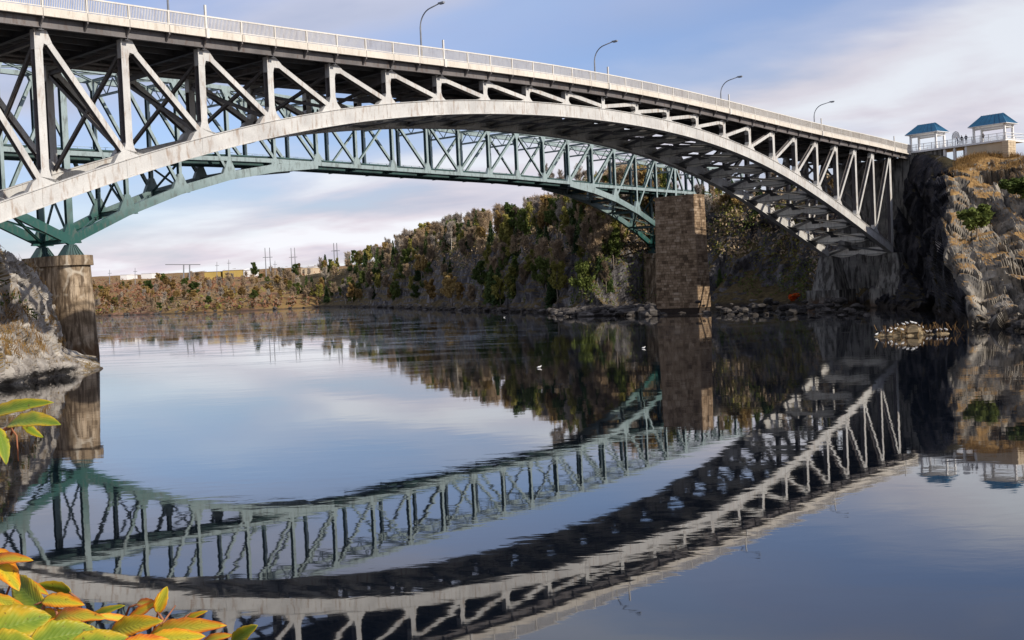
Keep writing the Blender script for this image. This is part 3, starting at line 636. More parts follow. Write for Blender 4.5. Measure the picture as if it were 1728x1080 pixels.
for i in range(I0, I1):
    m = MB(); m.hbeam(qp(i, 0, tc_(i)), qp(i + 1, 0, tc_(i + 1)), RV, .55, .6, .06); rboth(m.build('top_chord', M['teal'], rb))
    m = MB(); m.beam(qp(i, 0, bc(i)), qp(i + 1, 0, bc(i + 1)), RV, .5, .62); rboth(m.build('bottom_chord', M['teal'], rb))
    j0, j1 = min(abs(i), abs(i - 18)), min(abs(i + 1), abs(i - 17))
    if min(j0, j1) < 5:
        m = MB(); n = 3
        for k in range(n):
            a, b_ = i + k / n, i + (k + 1) / n; dz = .62
            m.quadbox([qp(a, -.32, ac(a) - dz), qp(b_, -.32, ac(b_) - dz), qp(b_, .32, ac(b_) - dz), qp(a, .32, ac(a) - dz), qp(a, -.32, ac(a) + dz), qp(b_, -.32, ac(b_) + dz), qp(b_, .32, ac(b_) + dz), qp(a, .32, ac(a) + dz)])
        rboth(m.build('arch_chord', M['teal'], rb))
        m = MB(); za, zb2 = ac(i), ac(i + 1)
        m.hbeam(qp(i, 0, za), qp(i + 1, RWD, zb2), Z, .3, .3, .04); m.hbeam(qp(i, RWD, za), qp(i + 1, 0, zb2), Z, .28, .28, .04); m.build('lateral_brace', M['teal'], rb)
    # floor
    m = MB()
    for ww in (1.9, RWD - 1.9): m.beam(qp(i, ww, bc(i) - .1), qp(i + 1, ww, bc(i + 1) - .1), RV, .35, 1.2)
    m.build('stringer', M['tealdk'], rb)
    m = MB(); m.quadbox([qp(i, .4, bc(i) + .5), qp(i + 1, .4, bc(i + 1) + .5), qp(i + 1, RWD - .4, bc(i + 1) + .5), qp(i, RWD - .4, bc(i) + .5), qp(i, .4, bc(i) + .72), qp(i + 1, .4, bc(i + 1) + .72), qp(i + 1, RWD - .4, bc(i + 1) + .72), qp(i, RWD - .4, bc(i) + .72)])
    m.build('track_deck', M['tealdk'], rb)
    m = MB(); m.quadbox([qp(i, RWD + .9, bc(i) + .2), qp(i + 1, RWD + .9, bc(i + 1) + .2), qp(i + 1, RWD + 1.0, bc(i + 1) + .2), qp(i, RWD + 1.0, bc(i) + .2), qp(i, RWD + .9, bc(i) + .95), qp(i + 1, RWD + .9, bc(i + 1) + .95), qp(i + 1, RWD + 1.0, bc(i + 1) + .95), qp(i, RWD + 1.0, bc(i) + .95)]); m.build('kerb_board', M['tealdk'], rb)
    m = MB()
    for zz in (1.5, 2.0): m.beam(qp(i, RWD + .95, bc(i) + zz), qp(i + 1, RWD + .95, bc(i + 1) + zz), Z, .05, .05)
    for q in range(4): m.beam(qp(i + q / 4, RWD + .95, bc(i) + .9), qp(i + q / 4, RWD + .95, bc(i) + 2.0), RA, .06, .06)
    m.build('walkway_rail', M['teal'], rb)
    # top laterals
    m = MB(); m.hbeam(qp(i, 0, tc_(i) + .1), qp(i + 1, RWD, tc_(i + 1) + .1), Z, .3, .26, .04); m.hbeam(qp(i, RWD, tc_(i) + .1), qp(i + 1, 0, tc_(i + 1) + .1), Z, .28, .24, .04); m.build('top_lateral', M['teal'], rb)
    # diagonal
    left = (i < 9)
    if i in (6, 11): left = not left
    if i < 0: left = False
    if i >= 18: left = True
    lowi, topi = (i + 1, i) if left else (i, i + 1)
    zl = ac(lowi) if min(abs(lowi), abs(lowi - 18)) < 4 else bc(lowi)
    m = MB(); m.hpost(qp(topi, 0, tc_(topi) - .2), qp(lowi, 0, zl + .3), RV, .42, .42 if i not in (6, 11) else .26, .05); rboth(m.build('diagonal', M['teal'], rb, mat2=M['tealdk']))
for i in range(I0, I1 + 1):
    near0 = min(abs(i), abs(i - 18)); pier = i in (0, 18)
    zl = ac(i) if near0 < 5 else bc(i)
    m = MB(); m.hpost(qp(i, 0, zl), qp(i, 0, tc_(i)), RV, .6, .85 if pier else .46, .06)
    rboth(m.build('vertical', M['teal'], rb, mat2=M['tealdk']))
    m = MB(); m.hbeam(qp(i, .2, bc(i) - .1), qp(i, RWD - .2, bc(i) - .1), Z, 1.0, .35); m.build('floor_beam', M['tealdk'], rb)
    # sway frame at top
    m = MB(); m.hbeam(qp(i, .2, tc_(i) + .1), qp(i, RWD - .2, tc_(i) + .1), Z, .35, .3)
    t0 = tc_(i) - .2; m.hbeam(qp(i, .2, t0 - 2.0), qp(i, RWD - .2, t0 - 2.0), Z, .3, .25, .04); 
    for q in range(4):
        wa, wb = .2 + (RWD - .4) * q / 4, .2 + (RWD - .4) * (q + 1) / 4; m.beam(qp(i, wa, t0 - (0 if q % 2 else 2)), qp(i, wb, t0 - (2 if q % 2 else 0)), RA, .12, .12)
    m.build('sway_frame', M['teal'], rb)
    if near0 < 5:
        m = MB(); m.hbeam(qp(i, .2, zl), qp(i, RWD - .2, zl), Z, .6, .4)
        hh = bc(i) - zl - 1.2
        if hh > 2:
            m.hbeam(qp(i, .2, zl + .3), qp(i, RWD - .2, bc(i) - .8), RA, .25, .22, .04); m.hbeam(qp(i, RWD - .2, zl + .3), qp(i, .2, bc(i) - .8), RA, .25, .22, .04)
        m.build('cross_frame', M['tealdk'] if not pier else M['teal'], rb)
    for zg, sgn in ((zl, 1), (tc_(i), -1)):
        s = 1 if (0 <= i < 9 or i > 18) else -1; g0 = 1.5 if zg < 26 else 1.0
        if sgn > 0: q = [(-g0, -.3), (g0, -.3), (g0 * .75, .55), (.35, 1.5 * g0), (-.35, 1.5 * g0), (-g0 * .75, .55)]
        else: q = [(-g0, .3), (g0, .3), (g0 * .7, -.5), (.3, -1.3), (-.3, -1.3), (-g0 * .7, -.5)]
        m = MB(); m.prism([qp(i, -.29, zg) + RA * u + Z * v for u, v in q], RV * .58); rboth(m.build('gusset', M['teal'], rb))
# bearings
for i in (0, 18):
    for ww in (0, RWD):
        m = MB(); P = []
        ztop_ = ac(i) - .5; zlow = 13.05
        for zz, hx, hy in ((zlow, 1.35, 1.0), (ztop_, .45, .5)):
            for a, b_ in ((-1, -1), (1, -1), (1, 1), (-1, 1)): P.append(qp(i, ww, zz) + RA * a * hx + RV * b_ * hy)
        m.quadbox(P)
        for q in np.linspace(-1, 1, 6):
            m.quadbox([qp(i, ww - 1.15, zlow) + RA * (q * 1.2 - .05), qp(i, ww - 1.15, zlow) + RA * (q * 1.2 + .05), qp(i, ww + 1.15, zlow) + RA * (q * 1.2 + .05), qp(i, ww + 1.15, zlow) + RA * (q * 1.2 - .05),
                       qp(i, ww - .6, ztop_) + RA * (q * .42 - .05), qp(i, ww - .6, ztop_) + RA * (q * .42 + .05), qp(i, ww + .6, ztop_) + RA * (q * .42 + .05), qp(i, ww + .6, ztop_) + RA * (q * .42 - .05)])
        m.build('bearing', M['tealdk'], rb)
# rail piers (stadium plan)
def stadium(ct, w0, w1, R, n=16):
    pts = []
    for k in range(n + 1): a = math.pi + math.pi * k / n; pts.append(ct + RV * (w0 + R * math.sin(a)) + RA * R * math.cos(a))
    for k in range(n + 1): a = math.pi * k / n; pts.append(ct + RV * (w1 + R * math.sin(a)) + RA * R * math.cos(a))
    return pts
def stad_ring(name, mat, par, ct, w0, w1, z0, z1, R0, R1):
    a = stadium(ct, w0, w1, R0); b_ = stadium(ct, w0, w1, R1); m = MB(); n = len(a); m.v = [tuple(p + Z * z0) for p in a] + [tuple(p + Z * z1) for p in b_]
    m.f = [(i, (i + 1) % n, n + (i + 1) % n, n + i) for i in range(n)] + [tuple(range(n))[::-1], tuple(range(n, 2 * n))]
    return m.build(name, mat, par)
pl = empty('bridge_pier', qp(0), 'tall weathered concrete pier with rounded nose under the teal bridge, left side', 'pier')
for z0, z1 in ((-3, 2.6), (2.62, 5.9), (5.92, 9.0), (9.02, 11.75)):
    f_ = lambda z: 2.15 + (12 - z) * .045
    stad_ring('pier_lift', M['pierc'], pl, qp(0), -.3, RWD + .3, z0, z1, f_(z0), f_(z1))
stad_ring('pier_cap', M['pierc'], pl, qp(0), -.3, RWD + .3, 11.78, 13.05, 2.55, 2.5)
pr = empty('bridge_pier', qp(18), 'pale concrete pier of the teal bridge tucked behind the brown stone pier', 'pier')
for z0, z1 in ((-3, 3.5), (3.55, 8), (8.03, 11.9)): stad_ring('pier_lift', M['pierc'], pr, qp(18), -.2, RWD + .2, z0, z1, 2.3 + (12 - z0) * .04, 2.3 + (12 - z1) * .04)
stad_ring('pier_cap', M['pierc'], pr, qp(18), -.2, RWD + .2, 11.95, 13.05, 2.5, 2.5)
# ------------------------------------------------------------------ masonry pier (brown stone blocks)
def masonry(name, c, wv, av, hw, ha, z0, z1, batter, label, course=.52, blk=1.05, parts=True):
    e = empty(name, (c[0], c[1], 0), label, 'pier'); c = np.array([c[0], c[1], 0.])
    nc = int(round((z1 - z0) / course)); ch = (z1 - z0) / nc
    m = MB(); P = []
    for zz in (z0 - 3, z1 - .05):
        g = (z1 - zz) * batter - .12
        for a, b_ in ((-1, -1), (1, -1), (1, 1), (-1, 1)): P.append(c + av * a * (ha + g) + wv * b_ * (hw + g) + Z * zz)
    m.quadbox(P); m.build('core', M['mortar'], e)
    blocks = []
    for k in range(nc):
        za = z0 + k * ch; g = (z1 - za) * batter
        for (t, nrm, half, dist) in ((wv, -av, hw, ha), (av, -wv, ha, hw), (wv, av, hw, ha), (av, wv, ha, hw)):
            L2 = half + g; x = -L2; first = True; off = (k % 2) * .5
            while x < L2 - .05:
                bl = blk * random.uniform(.7, 1.3) * (.5 if first and k % 2 else 1); first = False; x1 = min(x + bl, L2)
                if L2 - x1 < .4: x1 = L2
                pr_ = random.uniform(-.03, .05)
                ctr = c + t * (x + x1) / 2 + nrm * (dist + g - .10 + pr_) + Z * (za + ch / 2)
                vis = 1 if (nrm @ np.array([-c[0], -c[1], 0])) > 0 else 0
                blocks.append((vis, za, ctr, t, nrm, (x1 - x) / 2 - .025, .14, ch / 2 - .022)); x = x1
    vis = [b_ for b_ in blocks if b_[0]]; vis.sort(key=lambda b_: -b_[5]); single = vis[:299] if parts else []
    ids = set(id(b_) for b_ in single); ub = bpy.data.meshes.new('block'); mm = MB(); mm.box((0, 0, 0), (1, 0, 0), (0, 1, 0), (0, 0, 1), 1, 1, 1)
    ch_ = [(x * (1 if abs(y) < 0 else 1), y, z) for x, y, z in mm.v]
    ub.from_pydata(ch_, [], mm.f); ub.materials.append(M['brick']); rest = MB()
    for b_ in blocks:
        _, _, ctr, t, nrm, hx, hy, hz = b_
        if id(b_) in ids:
            o = bpy.data.objects.new('block', ub); COL.objects.link(o); o.parent = e
            mat4 = Matrix(((t[0], nrm[0], 0, 0), (t[1], nrm[1], 0, 0), (0, 0, 1, 0), (0, 0, 0, 1))); o.matrix_local = Matrix.Translation(Vector(ctr - c)) @ mat4 @ Matrix.Diagonal((hx, hy, hz, 1))
        else: rest.box(ctr, t, nrm, Z, hx, hy, hz)
    tag(rest.build('block_courses', M['brick'], e), kind='stuff')
    m = MB(); m.box(c + Z * (z1 + .02), av, wv, Z, ha + .12, hw + .12, .16); m.build('capping', M['brick'], e)
    return e
pc = at(1153, 500, 229); 
masonry('stone_pier', pc, RV, RA, 4.35, 2.1, .9, 22.9, .016, 'tall brown stone block pier standing in the water right of centre')
lp = at(-26, 500, 150)
masonry('stone_pier', lp, RV, RA, 2.0, 1.2, .5, 19.5, .012, 'brown stone pier outside the left edge, seen only as a reflection at the far left', parts=False)
# ------------------------------------------------------------------ lookout with kiosks
Q1 = at(1533, 255, 212); Q2 = at(1697, 235, 197.5); DZ = (Q1[2] + Q2[2]) / 2
D = (Q2 - Q1); D[2] = 0; DL = np.linalg.norm(D); D /= DL; E_ = np.array([-D[1], D[0], 0]); E_ = E_ if E_[0] > 0 else -E_
def lk(u, v, z=0): return np.array([Q1[0], Q1[1], DZ]) + D * u + E_ * v + Z * z
plat = empty('lookout_platform', lk(DL / 2, 3, -3), 'long white railed lookout platform on top of the right cliff', 'platform')
m = MB(); m.quadbox([lk(0, 0, -.35), lk(DL, 0, -.35), lk(DL, 6.5, -.35), lk(0, 6.5, -.35), lk(0, 0, 0), lk(DL, 0, 0), lk(DL, 6.5, 0), lk(0, 6.5, 0)]); m.build('floor', M['white'], plat)
m = MB(); m.box(lk(3.2, 1.2, -1.6), D, E_, Z, 3.2, .8, 1.25); m.build('retaining_wall', M['pierd'], plat)
m = MB(); m.box(lk(DL - 4.2, 2.2, -1.35), D, E_, Z, 3.6, 1.8, 1.0); m.build('retaining_wall', M['tan'], plat)
for u in (6.9, 8.8, 11.0): MB().box(lk(u, .6, -1.5), D, E_, Z, .22, .22, 1.15).build('support_post', M['white'], plat)
for u in (7.9, 10.5): MB().box(lk(u, 5.6, -1.5), D, E_, Z, .22, .22, 1.15).build('support_post', M['white'], plat)
for zz in (1.1, .62, .15):
    m = MB(); m.beam(lk(0, .05, zz), lk(DL, .05, zz), Z, .07, .06); m.beam(lk(DL, .05, zz), lk(DL, 6.4, zz), Z, .07, .06); m.beam(lk(0, 6.4, zz), lk(DL, 6.4, zz), Z, .07, .06); m.build('rail', M['white'], plat)
for u in np.linspace(0, DL, 13):
    for vv in (.05, 6.4): MB().beam(lk(u, vv, 0), lk(u, vv, 1.15), D, .08, .08).build('rail_post', M['white'], plat)
m = MB()
for u in np.arange(.15, DL, .22): m.beam(lk(u, .05, .15), lk(u, .05, 1.1), D, .025, .025)
tag(m.build('balusters', M['white'], plat), kind='stuff')
mm_ = MB(); sw = random.Random(3)
pil = empty('stone_pillar', lk(DL + .05, .6, -3.2), 'sunlit tan stone pillar under the right end of the lookout', 'pillar')
for k in range(7):
    for s_ in range(3):
        for fc in range(2):
            cc = lk(DL - .1 + (0 if fc else .02), .35 + s_ * .85, -3.0 + k * .42)
            MB().box(cc, D, E_, Z, .55 + sw.uniform(-.03, .04), .405, .195).build('stone', M['tan'], pil) if fc == 0 else None
def kiosk(u0, u1, v0, v1, hp, hr, label):
    e = empty('kiosk', lk((u0 + u1) / 2, (v0 + v1) / 2, 0), label, 'kiosk', 'blue roofed lookout kiosks')
    for u in (u0, u1):
        for v in (v0, v1):
            m = MB(); m.box(lk(u, v, hp / 2), D, E_, Z, .16, .16, hp / 2); m.box(lk(u, v, .25), D, E_, Z, .22, .22, .25); m.build('post', M['white'], e)
    ov = .75; a = [lk(u0 - ov, v0 - ov, hp), lk(u1 + ov, v0 - ov, hp), lk(u1 + ov, v1 + ov, hp), lk(u0 - ov, v1 + ov, hp)]; vm = (v0 + v1) / 2; dv = (v1 - v0) / 2 * .25
    t_ = [lk(u0 + .9, vm - dv, hp + hr), lk(u1 - .9, vm - dv, hp + hr), lk(u1 - .9, vm + dv, hp + hr), lk(u0 + .9, vm + dv, hp + hr)]
    m = MB(); m.quadbox(a + t_); rf = m.build('roof', M['blue'], e)
    for k in range(4):
        for q in range(1, 7):
            p0 = a[k] + (a[(k + 1) % 4] - a[k]) * q / 7; p1 = t_[k] + (t_[(k + 1) % 4] - t_[k]) * q / 7
            s_ = MB(); s_.beam(p0 + Z * .03, p1 + Z * .03, a[(k + 1) % 4] - a[k], .05, .05)
            o = s_.build('seam', M['blue'], rf)
    m = MB(); m.quadbox([p - Z * .10 for p in a] + [p - Z * .002 for p in a]); m.build('eave', M['white'], e)
    m = MB()
    for k in range(4):
        if k == 3: continue
        c4 = [lk(u0, v0), lk(u1, v0), lk(u1, v1), lk(u0, v1)]
        m.beam(c4[k] + Z * (hp - .5), c4[(k + 1) % 4] + Z * (hp - .5), Z, .3, .1)
    m.build('tie_beam', M['white'], e)
kiosk(.35, 5.4, .3, 3.0, 3.0, 1.75, 'blue hip roofed white kiosk at the left end of the lookout beside the bridge')
kiosk(DL - 5.9, DL - .3, .3, 3.0, 2.75, 1.9, 'blue hip roofed white kiosk at the right end of the lookout above the stone pillar')
# sign frame
sg = empty('sign_board', lk(8.0, 2.5, 0), 'white framed upright board with rounded top between the two kiosks', 'sign')
pp_ = [lk(8.0 + x, 2.5, z) for x, z in ((-.7, 0), (-.7, 1.9), (-.5, 2.5), (0, 2.75), (.5, 2.5), (.7, 1.9), (.7, 0))]
MB().tube(pp_, .07, 6).build('frame', M['lamp'], sg); m = MB(); m.prism([lk(8.0 + x, 2.5, z) for x, z in ((-.6, 1.5), (-.6, 1.9), (-.45, 2.4), (0, 2.62), (.45, 2.4), (.6, 1.9), (.6, 1.5))], E_ * .05); m.build('panel', M['white'], sg)
# ------------------------------------------------------------------ people (skinned bodies)
def person(loc, rz, label, cloth, pants, pose='stand', sc=1.0):
    e = empty('person', loc, label, 'person', None, rz); e.scale = (sc,) * 3
    J = {'pel': (0, 0, .95), 'che': (0, 0, 1.28), 'neck': (0, 0, 1.48), 'head': (0, .02, 1.60), 'top': (0, .02, 1.72),
         'hl': (-.10, 0, .90), 'kl': (-.11, .03, .49), 'al': (-.11, -.02, .08), 'fl': (-.12, .14, .03), 'hr': (.10, 0, .90), 'kr': (.12, .05, .49), 'ar': (.13, .04, .08), 'fr': (.14, .2, .03),
         'sl': (-.19, 0, 1.42), 'el': (-.25, .02, 1.14), 'wl': (-.22, .22, 1.02), 'dl': (-.20, .30, 1.03), 'sr': (.19, 0, 1.42), 'er': (.26, .0, 1.14), 'wr': (.22, .2, 1.0), 'dr': (.2, .28, 1.02)}
    if pose == 'lean': J = {k: (x, y + max(0, z - .95) * .35, z - max(0, z - 1.2) * .05) for k, (x, y, z) in J.items()}
    rad = dict(pel=.145, che=.15, neck=.055, head=.095, top=.07, hl=.09, kl=.06, al=.042, fl=.035, hr=.09, kr=.06, ar=.042, fr=.035, sl=.062, el=.045, wl=.032, dl=.035, sr=.062, er=.045, wr=.032, dr=.035)
    E2 = [('pel', 'che'), ('che', 'neck'), ('neck', 'head'), ('head', 'top'), ('pel', 'hl'), ('hl', 'kl'), ('kl', 'al'), ('al', 'fl'), ('pel', 'hr'), ('hr', 'kr'), ('kr', 'ar'), ('ar', 'fr'), ('che', 'sl'), ('sl', 'el'), ('el', 'wl'), ('wl', 'dl'), ('che', 'sr'), ('sr', 'er'), ('er', 'wr'), ('wr', 'dr')]
    ks = list(J); me = bpy.data.meshes.new('body'); me.from_pydata([J[k_] for k_ in ks], [(ks.index(a), ks.index(b_)) for a, b_ in E2], [])
    o = bpy.data.objects.new('body', me); COL.objects.link(o); o.parent = e; mod = o.modifiers.new('skin', 'SKIN')
    for k_, sv in zip(ks, me.skin_vertices[0].data): sv.radius = (rad[k_], rad[k_] * .8)
    me.skin_vertices[0].data[0].use_root = True
    o.modifiers.new('sub', 'SUBSURF').levels = 1; me.materials.append(cloth)
    def shell(name, z0, z1, rx, ry, mat):
        m = MB(); n = 12; m.v = []
        zs = np.linspace(z0, z1, 5)
        for q, zz in enumerate(zs):
            f_ = 1 - .12 * abs(q - 2) / 2
            yo = max(0, zz - .95) * .35 if pose == 'lean' else 0
            for k2 in range(n): a = 2 * math.pi * k2 / n; m.v.append((rx * f_ * math.cos(a), ry * f_ * math.sin(a) + yo, zz))
        m.f = [(q * n + k2, q * n + (k2 + 1) % n, (q + 1) * n + (k2 + 1) % n, (q + 1) * n + k2) for q in range(4) for k2 in range(n)]
        return m.build(name, mat, e, True, off=np.zeros(3))
    shell('jacket', .86, 1.46, .2, .15, cloth)
    hx = .02 + (.22 if pose == 'lean' else 0); m = MB(); n = 12
    for q, (zz, rr) in enumerate(((1.50, .05), (1.56, .085), (1.62, .095), (1.68, .085), (1.72, .045))):
        for k2 in range(n): a = 2 * math.pi * k2 / n; m.v.append((rr * .85 * math.cos(a), hx + .045 + rr * .55 * math.sin(a), zz))
    m.f = [(q * n + k2, q * n + (k2 + 1) % n, (q + 1) * n + (k2 + 1) % n, (q + 1) * n + k2) for q in range(4) for k2 in range(n)]; m.build('face', M['skin'], e, True, off=np.zeros(3))
    return e
M['cl1'] = simple('navy_cloth', (.02, .025, .05), .9, .1); M['cl2'] = simple('grey_cloth', (.18, .18, .2), .9, .1); M['cl3'] = simple('brown_cloth', (.12, .08, .06), .9, .1)
fa = math.atan2(-E_[1], -E_[0]) - math.pi / 2
person(lk(10.1, .75), fa, 'person in dark clothes standing at the rail, left of a pair between the kiosks', M['dark'], M['dark'])
person(lk(10.9, .8), fa + .5, 'person in dark clothes standing at the rail, right of a pair between the kiosks', M['cl1'], M['dark'], 'stand', 1.02)
person(lk(8.9, 1.6), fa - .6, 'person in grey jacket leaning beside the upright board', M['cl2'], M['dark'], 'lean', .95)
person(lk(DL - 4.9, 1.6), fa, 'person in brown coat inside the right kiosk', M['cl3'], M['dark'], 'stand', .98)
# ------------------------------------------------------------------ trees
def rand_quads(C, size, rng, aspect=.7, up=0.0, sliver=False, dirs=None):
    n = len(C)
    if dirs is None:
        a = rng.normal(size=(n, 3)); a[:, 2] *= (1 - up); 
    else: a = dirs + rng.normal(size=(n, 3)) * .35
    a /= np.linalg.norm(a, axis=1, keepdims=True); b_ = rng.normal(size=(n, 3)); b_ -= a * (a * b_).sum(1, keepdims=True); b_ /= np.linalg.norm(b_, axis=1, keepdims=True)
    s = size * rng.uniform(.6, 1.3, (n, 1)); t = s * aspect
    V = np.stack([C - a * s / 2 - b_ * t / 2, C + a * s / 2 - b_ * t * .35, C + a * s / 2 + b_ * t * .35, C - a * s / 2 + b_ * t / 2], 1).reshape(-1, 3)
    return V, np.arange(4 * n).reshape(-1, 4)
def limb_set(rng, H, spread, n, r0, lean=0):
    T = MB(); pts = [np.array([0, 0, -1.0])]; x = y = 0
    for k in range(1, 6): x += rng.normal() * .12 * H * .1 + lean * H * .03; y += rng.normal() * .12 * H * .1; pts.append(np.array([x, y, H * k / 6.]))
    T.tube(pts, [r0 * (1 - .8 * k / 5) for k in range(6)], 6); ends = []
    for k in range(n):
        t = rng.uniform(.3, .95); f = t * 5; j = min(int(f), 4); p = pts[j] * (1 - (f - j)) + pts[j + 1] * (f - j)
        a = rng.uniform(0, 2 * math.pi); L = H * spread * rng.uniform(.5, 1.0) * (1.15 - t * .6); u = rng.uniform(.5, 1.2)
        q = [p]
        for s in range(1, 4): q.append(p + np.array([math.cos(a), math.sin(a), u * (s / 3.) ** .8]) * L * s / 3 + rng.normal(size=3) * .05 * L)
        T.tube(q, [r0 * .45, r0 * .32, r0 * .2, r0 * .08], 4, False); ends.append((q, L))
    return T, ends, pts
def mk_proto(name, kind, H, matn, seed, barkm='bark'):
    rng = np.random.default_rng(seed)
    e = bpy.data.objects.new(name, None); C = []
    if kind == 'conifer':
        T = MB(); T.tube([(0, 0, -1), (0, 0, H * .5), (0, 0, H * .97)], [.16, .1, .02], 5)
        P = []; Dv = []
        for z in np.linspace(H * .10, H * .98, 26):
            R = H * .21 * (1 - z / H) ** .8 + .15; nb = int(8 + R * 4); ph = rng.uniform(0, 6)
            for k in range(nb):
                a = ph + 2 * math.pi * k / nb + rng.normal() * .2; RR = R * rng.uniform(.65, 1.15)
                for t in np.linspace(.2, 1, max(3, int(RR * 4))):
                    P.append((math.cos(a) * RR * t, math.sin(a) * RR * t, z - .35 * RR * t * t + rng.normal() * .08)); Dv.append((math.cos(a), math.sin(a), -.5))
        V, F = rand_quads(np.array(P), .55, rng, .55, dirs=np.array(Dv))
    else:
        spread = {'leafy': .25, 'twig': .27, 'shrub': .5}[kind]
        T, ends, pts = limb_set(rng, H, spread, {'leafy': 22, 'twig': 24, 'shrub': 12}[kind], .019 * H)
        if kind == 'twig':
            P = []; Dv = []
            for q, L in ends + [(pts[2:], H * .25)]:
                for _ in range(34):
                    s = rng.uniform(.25, 1) * (len(q) - 1); j = min(int(s), len(q) - 2); p = q[j] * (1 - s + j) + q[j + 1] * (s - j); dv = rng.normal(size=3); dv[2] = abs(dv[2]) + .7; dv /= np.linalg.norm(dv)
                    l = rng.uniform(.3, 1) * L * .42; P.append(p + dv * l * .5); Dv.append(dv)
                    for __ in range(2): P.append(p + dv * l * rng.uniform(.5, 1) + rng.normal(size=3) * l * .25); Dv.append(dv + rng.normal(size=3) * .7)
            V, F = rand_quads(np.array(P), H * .12, rng, .055, dirs=np.array(Dv) * 1.5)
            P2 = np.array(P)[rng.choice(len(P), 200)] + rng.normal(size=(200, 3)) * .25; V2, F2 = rand_quads(P2, .2, rng, .5); F = np.concatenate([F, F2 + len(V)]); V = np.concatenate([V, V2])
        else:
            P = []
            for q, L in ends + [(pts[2:], H * .22)]:
                for s in (.6, .85, 1.0):
                    j = min(int(s * (len(q) - 1)), len(q) - 2); c = q[j] * .4 + q[j + 1] * .6; r = L * rng.uniform(.25, .42)
                    g = rng.normal(size=(44, 3)); g /= np.linalg.norm(g, axis=1, keepdims=True); P.append(c + g * r * rng.uniform(.45, 1.2, (44, 1)) * [1, 1, 1.1])
            V, F = rand_quads(np.concatenate(P), .32, rng, .7)
    me = bpy.data.meshes.new(name + '_crown'); o = np_mesh('crown', V, F, M[matn], False); COL.objects.unlink(o)
    t = T.build('trunk', M[barkm], None, True); COL.objects.unlink(t)
    return name, o, t, H
PR_ = {}
PR_['con'] = [mk_proto('conifer_tree', 'conifer', 9, 'f_con', s) for s in (1, 2, 3)]
PR_['yg'] = [mk_proto('broadleaf_tree', 'leafy', 8, 'f_yg', s) for s in (4, 5)]
PR_['gr'] = [mk_proto('broadleaf_tree', 'leafy', 8, 'f_gr', s) for s in (6, 7)]
PR_['or'] = [mk_proto('broadleaf_tree', 'leafy', 7.5, 'f_or', s) for s in (8, 9)]
PR_['br'] = [mk_proto('bare_tree', 'twig', 9, 'f_br', s) for s in (10, 11, 12)]
PR_['gy'] = [mk_proto('bare_tree', 'twig', 9.5, 'f_gy', s, 'barkp') for s in (13, 14)]
PR_['bush'] = [mk_proto('bush', 'shrub', 3, 'f_gr', s) for s in (15, 16)]
PR_['bushb'] = [mk_proto('bush', 'twig', 3.5, 'f_br', s) for s in (17, 18)]
PR_['red'] = [mk_proto('bush', 'shrub', 2.6, 'f_red', 19)]
PR_['cyg'] = [mk_proto('conifer_tree', 'conifer', 9, 'f_gr', 20)]
def plant(kind, loc, h, label, cat, group=None, sx=1.0, idx=None):
    nm, cr_o, tr_o, H = PR_[kind][random.randrange(len(PR_[kind])) if idx is None else idx]
    e = empty(nm, loc, label, cat, group, random.uniform(0, 6.28)); s = h / H; e.scale = (s * sx, s * sx, s)
    for src in (tr_o, cr_o): c = src.copy(); COL.objects.link(c); c.parent = e
    return e
def proj(p):
    d_ = np.asarray(p) - np.array([0, 0, CH]); return 864 + CF * (d_ @ RT) / (d_ @ FW), 540 - CF * (d_ @ UP) / (d_ @ FW)
def hg(u, v):      # u along columns 0..1, v rows 0..1
    return HG[min(int(v * (HR - 1)), HR - 1), min(int(u * (HC - 1)), HC - 1)]
LOOK = {'con': 'dark green conifer', 'yg': 'yellow green tree', 'gr': 'dull green leafy tree', 'or': 'rusty orange tree', 'br': 'leafless brown tree', 'gy': 'leafless grey tree'}
def where(p, v):
    x, y = proj(p)
    hz = 'left end of the wooded cliff' if x < 620 else 'left half of the wooded cliff' if x < 740 else 'middle of the wooded cliff' if x < 850 else 'cliff below the teal arch' if x < 1000 else 'cliff left of the stone pier' if x < 1120 else 'cliff behind the stone pier' if x < 1200 else 'crag right of the stone pier' if x < 1390 else 'slope behind the arch'
    return ('topping the ' if v > .56 else 'high on the ' if v > .46 else 'halfway up the ' if v > .36 else 'low on the ') + hz
rs = random.Random(5); ncol = len(cols) - 1; cnt = 0
def deck_clear(p, h):
    for (O_, a_, v_, L_, i0_, i1_, w0_, w1_) in ((OR, A_, WV, LA, -12, 16, -4, RW_ + 4), (RO, RA, RV, RL, -4, 23, -3, RWD + 3)):
        r = np.array([p[0], p[1], 0]) - O_; i_ = (r @ a_) / L_; w_ = r @ v_
        if i0_ < i_ < i1_ and w0_ < w_ < w1_: return False
    return True
for k in range(570):
    u = rs.triangular(.5, 12.2, 3.5) / ncol; v = rs.choice([rs.uniform(.24, .56), rs.uniform(.50, .70), rs.uniform(.52, .66)]); p = hg(u, v)
    kind = rs.choices(['con', 'yg', 'gr', 'or', 'br', 'gy'], [.13, .09, .09, .11, .32, .26])[0]
    if v < .5 and kind in ('gy', 'or'): kind = rs.choice(['br', 'gr', 'con', 'yg'])
    h = rs.uniform(7.5, 12.5) if v > .5 else rs.uniform(6, 11)
    if v < .36 and rs.random() < .45: continue
    if kind == 'con': h *= .9
    if u * ncol < 3: h *= 1.1
    if u * ncol > 8.3: h *= .6
    if not deck_clear(p, h) or p[2] < 1.5: continue
    x, y = proj(p)
    if x < 440 or x > 1560: continue
    if u * ncol > 9.0 and v < .56 and rs.random() < .8: continue
    wh = where(p, v); plant(kind, p - [0, 0, .3], h, LOOK[kind] + ' ' + wh, 'tree', LOOK[kind] + 's ' + wh, sx=rs.uniform(.68, 1.05) if kind != 'con' else .9); cnt += 1
